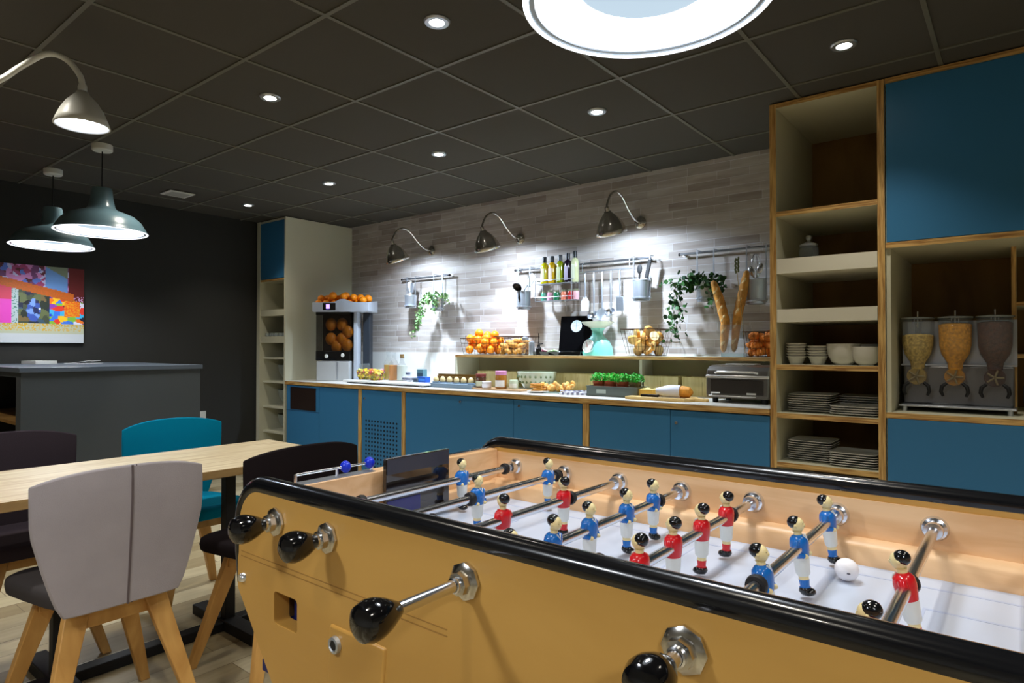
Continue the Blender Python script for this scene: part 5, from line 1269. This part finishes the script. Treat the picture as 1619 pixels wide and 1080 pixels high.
MB().lathe([(0, .136), (.044, .136), (.044, .146), (.016, .158), (.008, .165), (.016, .180), (.012, .192), (0, .195)], 24).build('lid', STEEL, t)
# bowls in the left cabinet
cb = bowl_obj(.17, .16, 'mixing_bowl'); TB = flat('translucent_grey', 150, 156, 146, .3, alpha=.8)
for c_ in cb.children: c_.data.materials[0] = TB
for z, lb in ((.895, 'uppermost'), (.646, 'middle'), (.398, 'lowest')):
    stack(cb, -5.765, 3.68, z, 1, .01, 'large greyish mixing bowl on the %s bowl shelf of the left cabinet' % lb, 'mixing bowls in the left cabinet', 0)
for c_ in list(cb.children): bpy.data.objects.remove(c_)
bpy.data.objects.remove(cb)
g0 = thing('drinking_glass', '', 'glass'); MB().lathe([(0, 0), (.026, 0), (.031, .085), (.029, .085), (.024, .006), (0, .006)], 16).build('glass_wall', flat('glass_grey', 170, 180, 178, .1, alpha=.45), g0)
MB().lathe([(0, .001), (.025, .001), (.025, .010), (0, .010)], 16).build('thick_base', TGLASS, g0)
for k_ in range(5):
    for j_ in range(2):
        dup(g0, 'clear drinking glass on the lower pull-out tray of the left cabinet', (-5.93+.078*k_, 3.475+.085*j_, 1.288), None, 'glasses in the left cabinet')
for c_ in list(g0.children): bpy.data.objects.remove(c_)
bpy.data.objects.remove(g0)
# cereal dispenser
t = thing('cereal_dispenser', 'triple cereal dispenser with clear drums on a grey metal stand', 'cereal dispenser', (-.24, 3.66, .926))
MB().box(-.215, .215, -.005, .20, .030, .215).build('stand_body', flat('dispenser_grey', 112, 112, 112, .4, metal=.5), t, bevel=.008)
MB().box(-.222, .222, -.11, .205, .022, .030).build('drip_tray', STEEL, t, bevel=.002)
for sx in (-.20, .20):
    for sy in (-.09, .18): MB().lathe([(0, 0), (.011, 0), (.011, .022), (0, .022)], 12, c=(sx, sy, 0)).build('foot', STEEL, t)
CER = [mat('cereal_muesli', rgb(206, 176, 92), .8, noise=(90, .45, (1, 1, 1)), bump=(160, 1, .004)), mat('cereal_flakes', rgb(228, 158, 30), .8, noise=(80, .35, (1, 1, 1)), bump=(160, 1, .004)), mat('cereal_choco', rgb(86, 50, 36), .8, noise=(80, .5, (1, 1, 1)), bump=(160, 1, .004))]
for k_, (fl, nm) in enumerate(((.36, 'muesli'), (.41, 'corn flakes'), (.415, 'dark chocolate cereal'))):
    x = -.155+.150*k_
    c = MB().lathe([(.030, .20), (.034, .23), (.058, .27), (.066, .31), (.070, .44)], 28, c=(x, .0, 0), cap=False).build('drum', TGLASS, t, solid=.002)
    c['label'] = 'clear drum filled with '+nm
    MB().lathe([(0, .20), (.028, .20), (.032, .232), (.055, .272), (.063, .312), (.066, fl), (.05, fl+.006), (0, fl+.010)], 28, c=(x, 0, 0)).build('cereal', CER[k_], c)
    MB().lathe([(0, .440), (.074, .440), (.074, .447), (.03, .452), (0, .452)], 28, c=(x, 0, 0)).build('lid', flat('lid_clear_grey', 130, 134, 130, .2, alpha=.7) if 'lid_clear_grey' not in MATS else MATS['lid_clear_grey'], c)
    MB().tube([(x, 0, .40), (x, 0, .478)], .003, 8).tube([(x-.014, 0, .37), (x-.014, 0, .445)], .002, 6).tube([(x+.014, 0, .37), (x+.014, 0, .445)], .002, 6).build('stirrer', CHROME, c)
    MB().lathe([(.036, -.04), (.040, -.035), (.040, .035), (.036, .04)], 24, c=(x, -.028, .165), ax=(0, 1, 0)).build('portion_wheel', mat('wheel_clear_'+str(k_), CER[k_].node_tree.nodes['Principled BSDF'].inputs['Base Color'].default_value, .3, alpha=.35), t)
    b = MB()
    for q in range(5): a = 2*PI*q/5; b.tube([(x, -.072, .165), (x+.034*math.cos(a), -.072, .165+.034*math.sin(a))], .004, 6)
    b.build('wheel_star', flat('star_pale', 120, 112, 90, .4) if 'star_pale' not in MATS else MATS['star_pale'], t)
    for sx in (-1, 1): MB().tube([(x+sx*.030, -.06, .135), (x+sx*.048, -.065, .12), (x+sx*.052, -.065, .095), (x+sx*.044, -.06, .075)], [.007, .009, .008, .006], 8).build('turn_handle', BLACKM, t)
MB().box(-.225, .225, -.005, .012, .215, .222).box(-.225, .225, .05, .055, .222, .43).build('support_bar', STEEL, t)
# dark flask at the right edge of the niche, partly visible
q = P(1613, 652, Y=3.75); t = thing('black_flask', 'black rounded coffee flask at the right edge, beside the cereal dispenser', 'flask', (.075, 3.60, .926))
MB().lathe([(0, 0), (.050, 0), (.054, .01), (.054, .14), (.046, .17), (.030, .185), (.030, .205), (0, .208)], 26).build('body', BLACK, t)
MB().tube([(-.050, 0, .15), (-.064, 0, .13), (-.064, 0, .06), (-.050, 0, .045)], .006, 8).build('handle', BLACKM, t)
t = thing('shelf_jar', 'small glass jar on the little shelf at the far right', 'jar', (.05, 3.80, 1.438)); MB().lathe([(0, 0), (.035, 0), (.037, .08), (.028, .10), (0, .10)], 20).build('glass_body', flat('jar_glass_grey', 140, 150, 150, .1, alpha=.6), t); MB().lathe([(0, .10), (.03, .10), (.03, .118), (0, .12)], 20).build('lid', PLAST, t)
# ================================================================ light and exposure
w = bpy.data.worlds.new('world'); SC.world = w; w.use_nodes = True
w.node_tree.nodes['Background'].inputs[0].default_value = (.5, .5, .5, 1); w.node_tree.nodes['Background'].inputs[1].default_value = .05
SC.view_settings.view_transform = 'Standard'; SC.view_settings.look = 'None'; SC.view_settings.gamma = 1
SC.view_settings.use_curve_mapping = False; SC.view_settings.exposure = 0.28
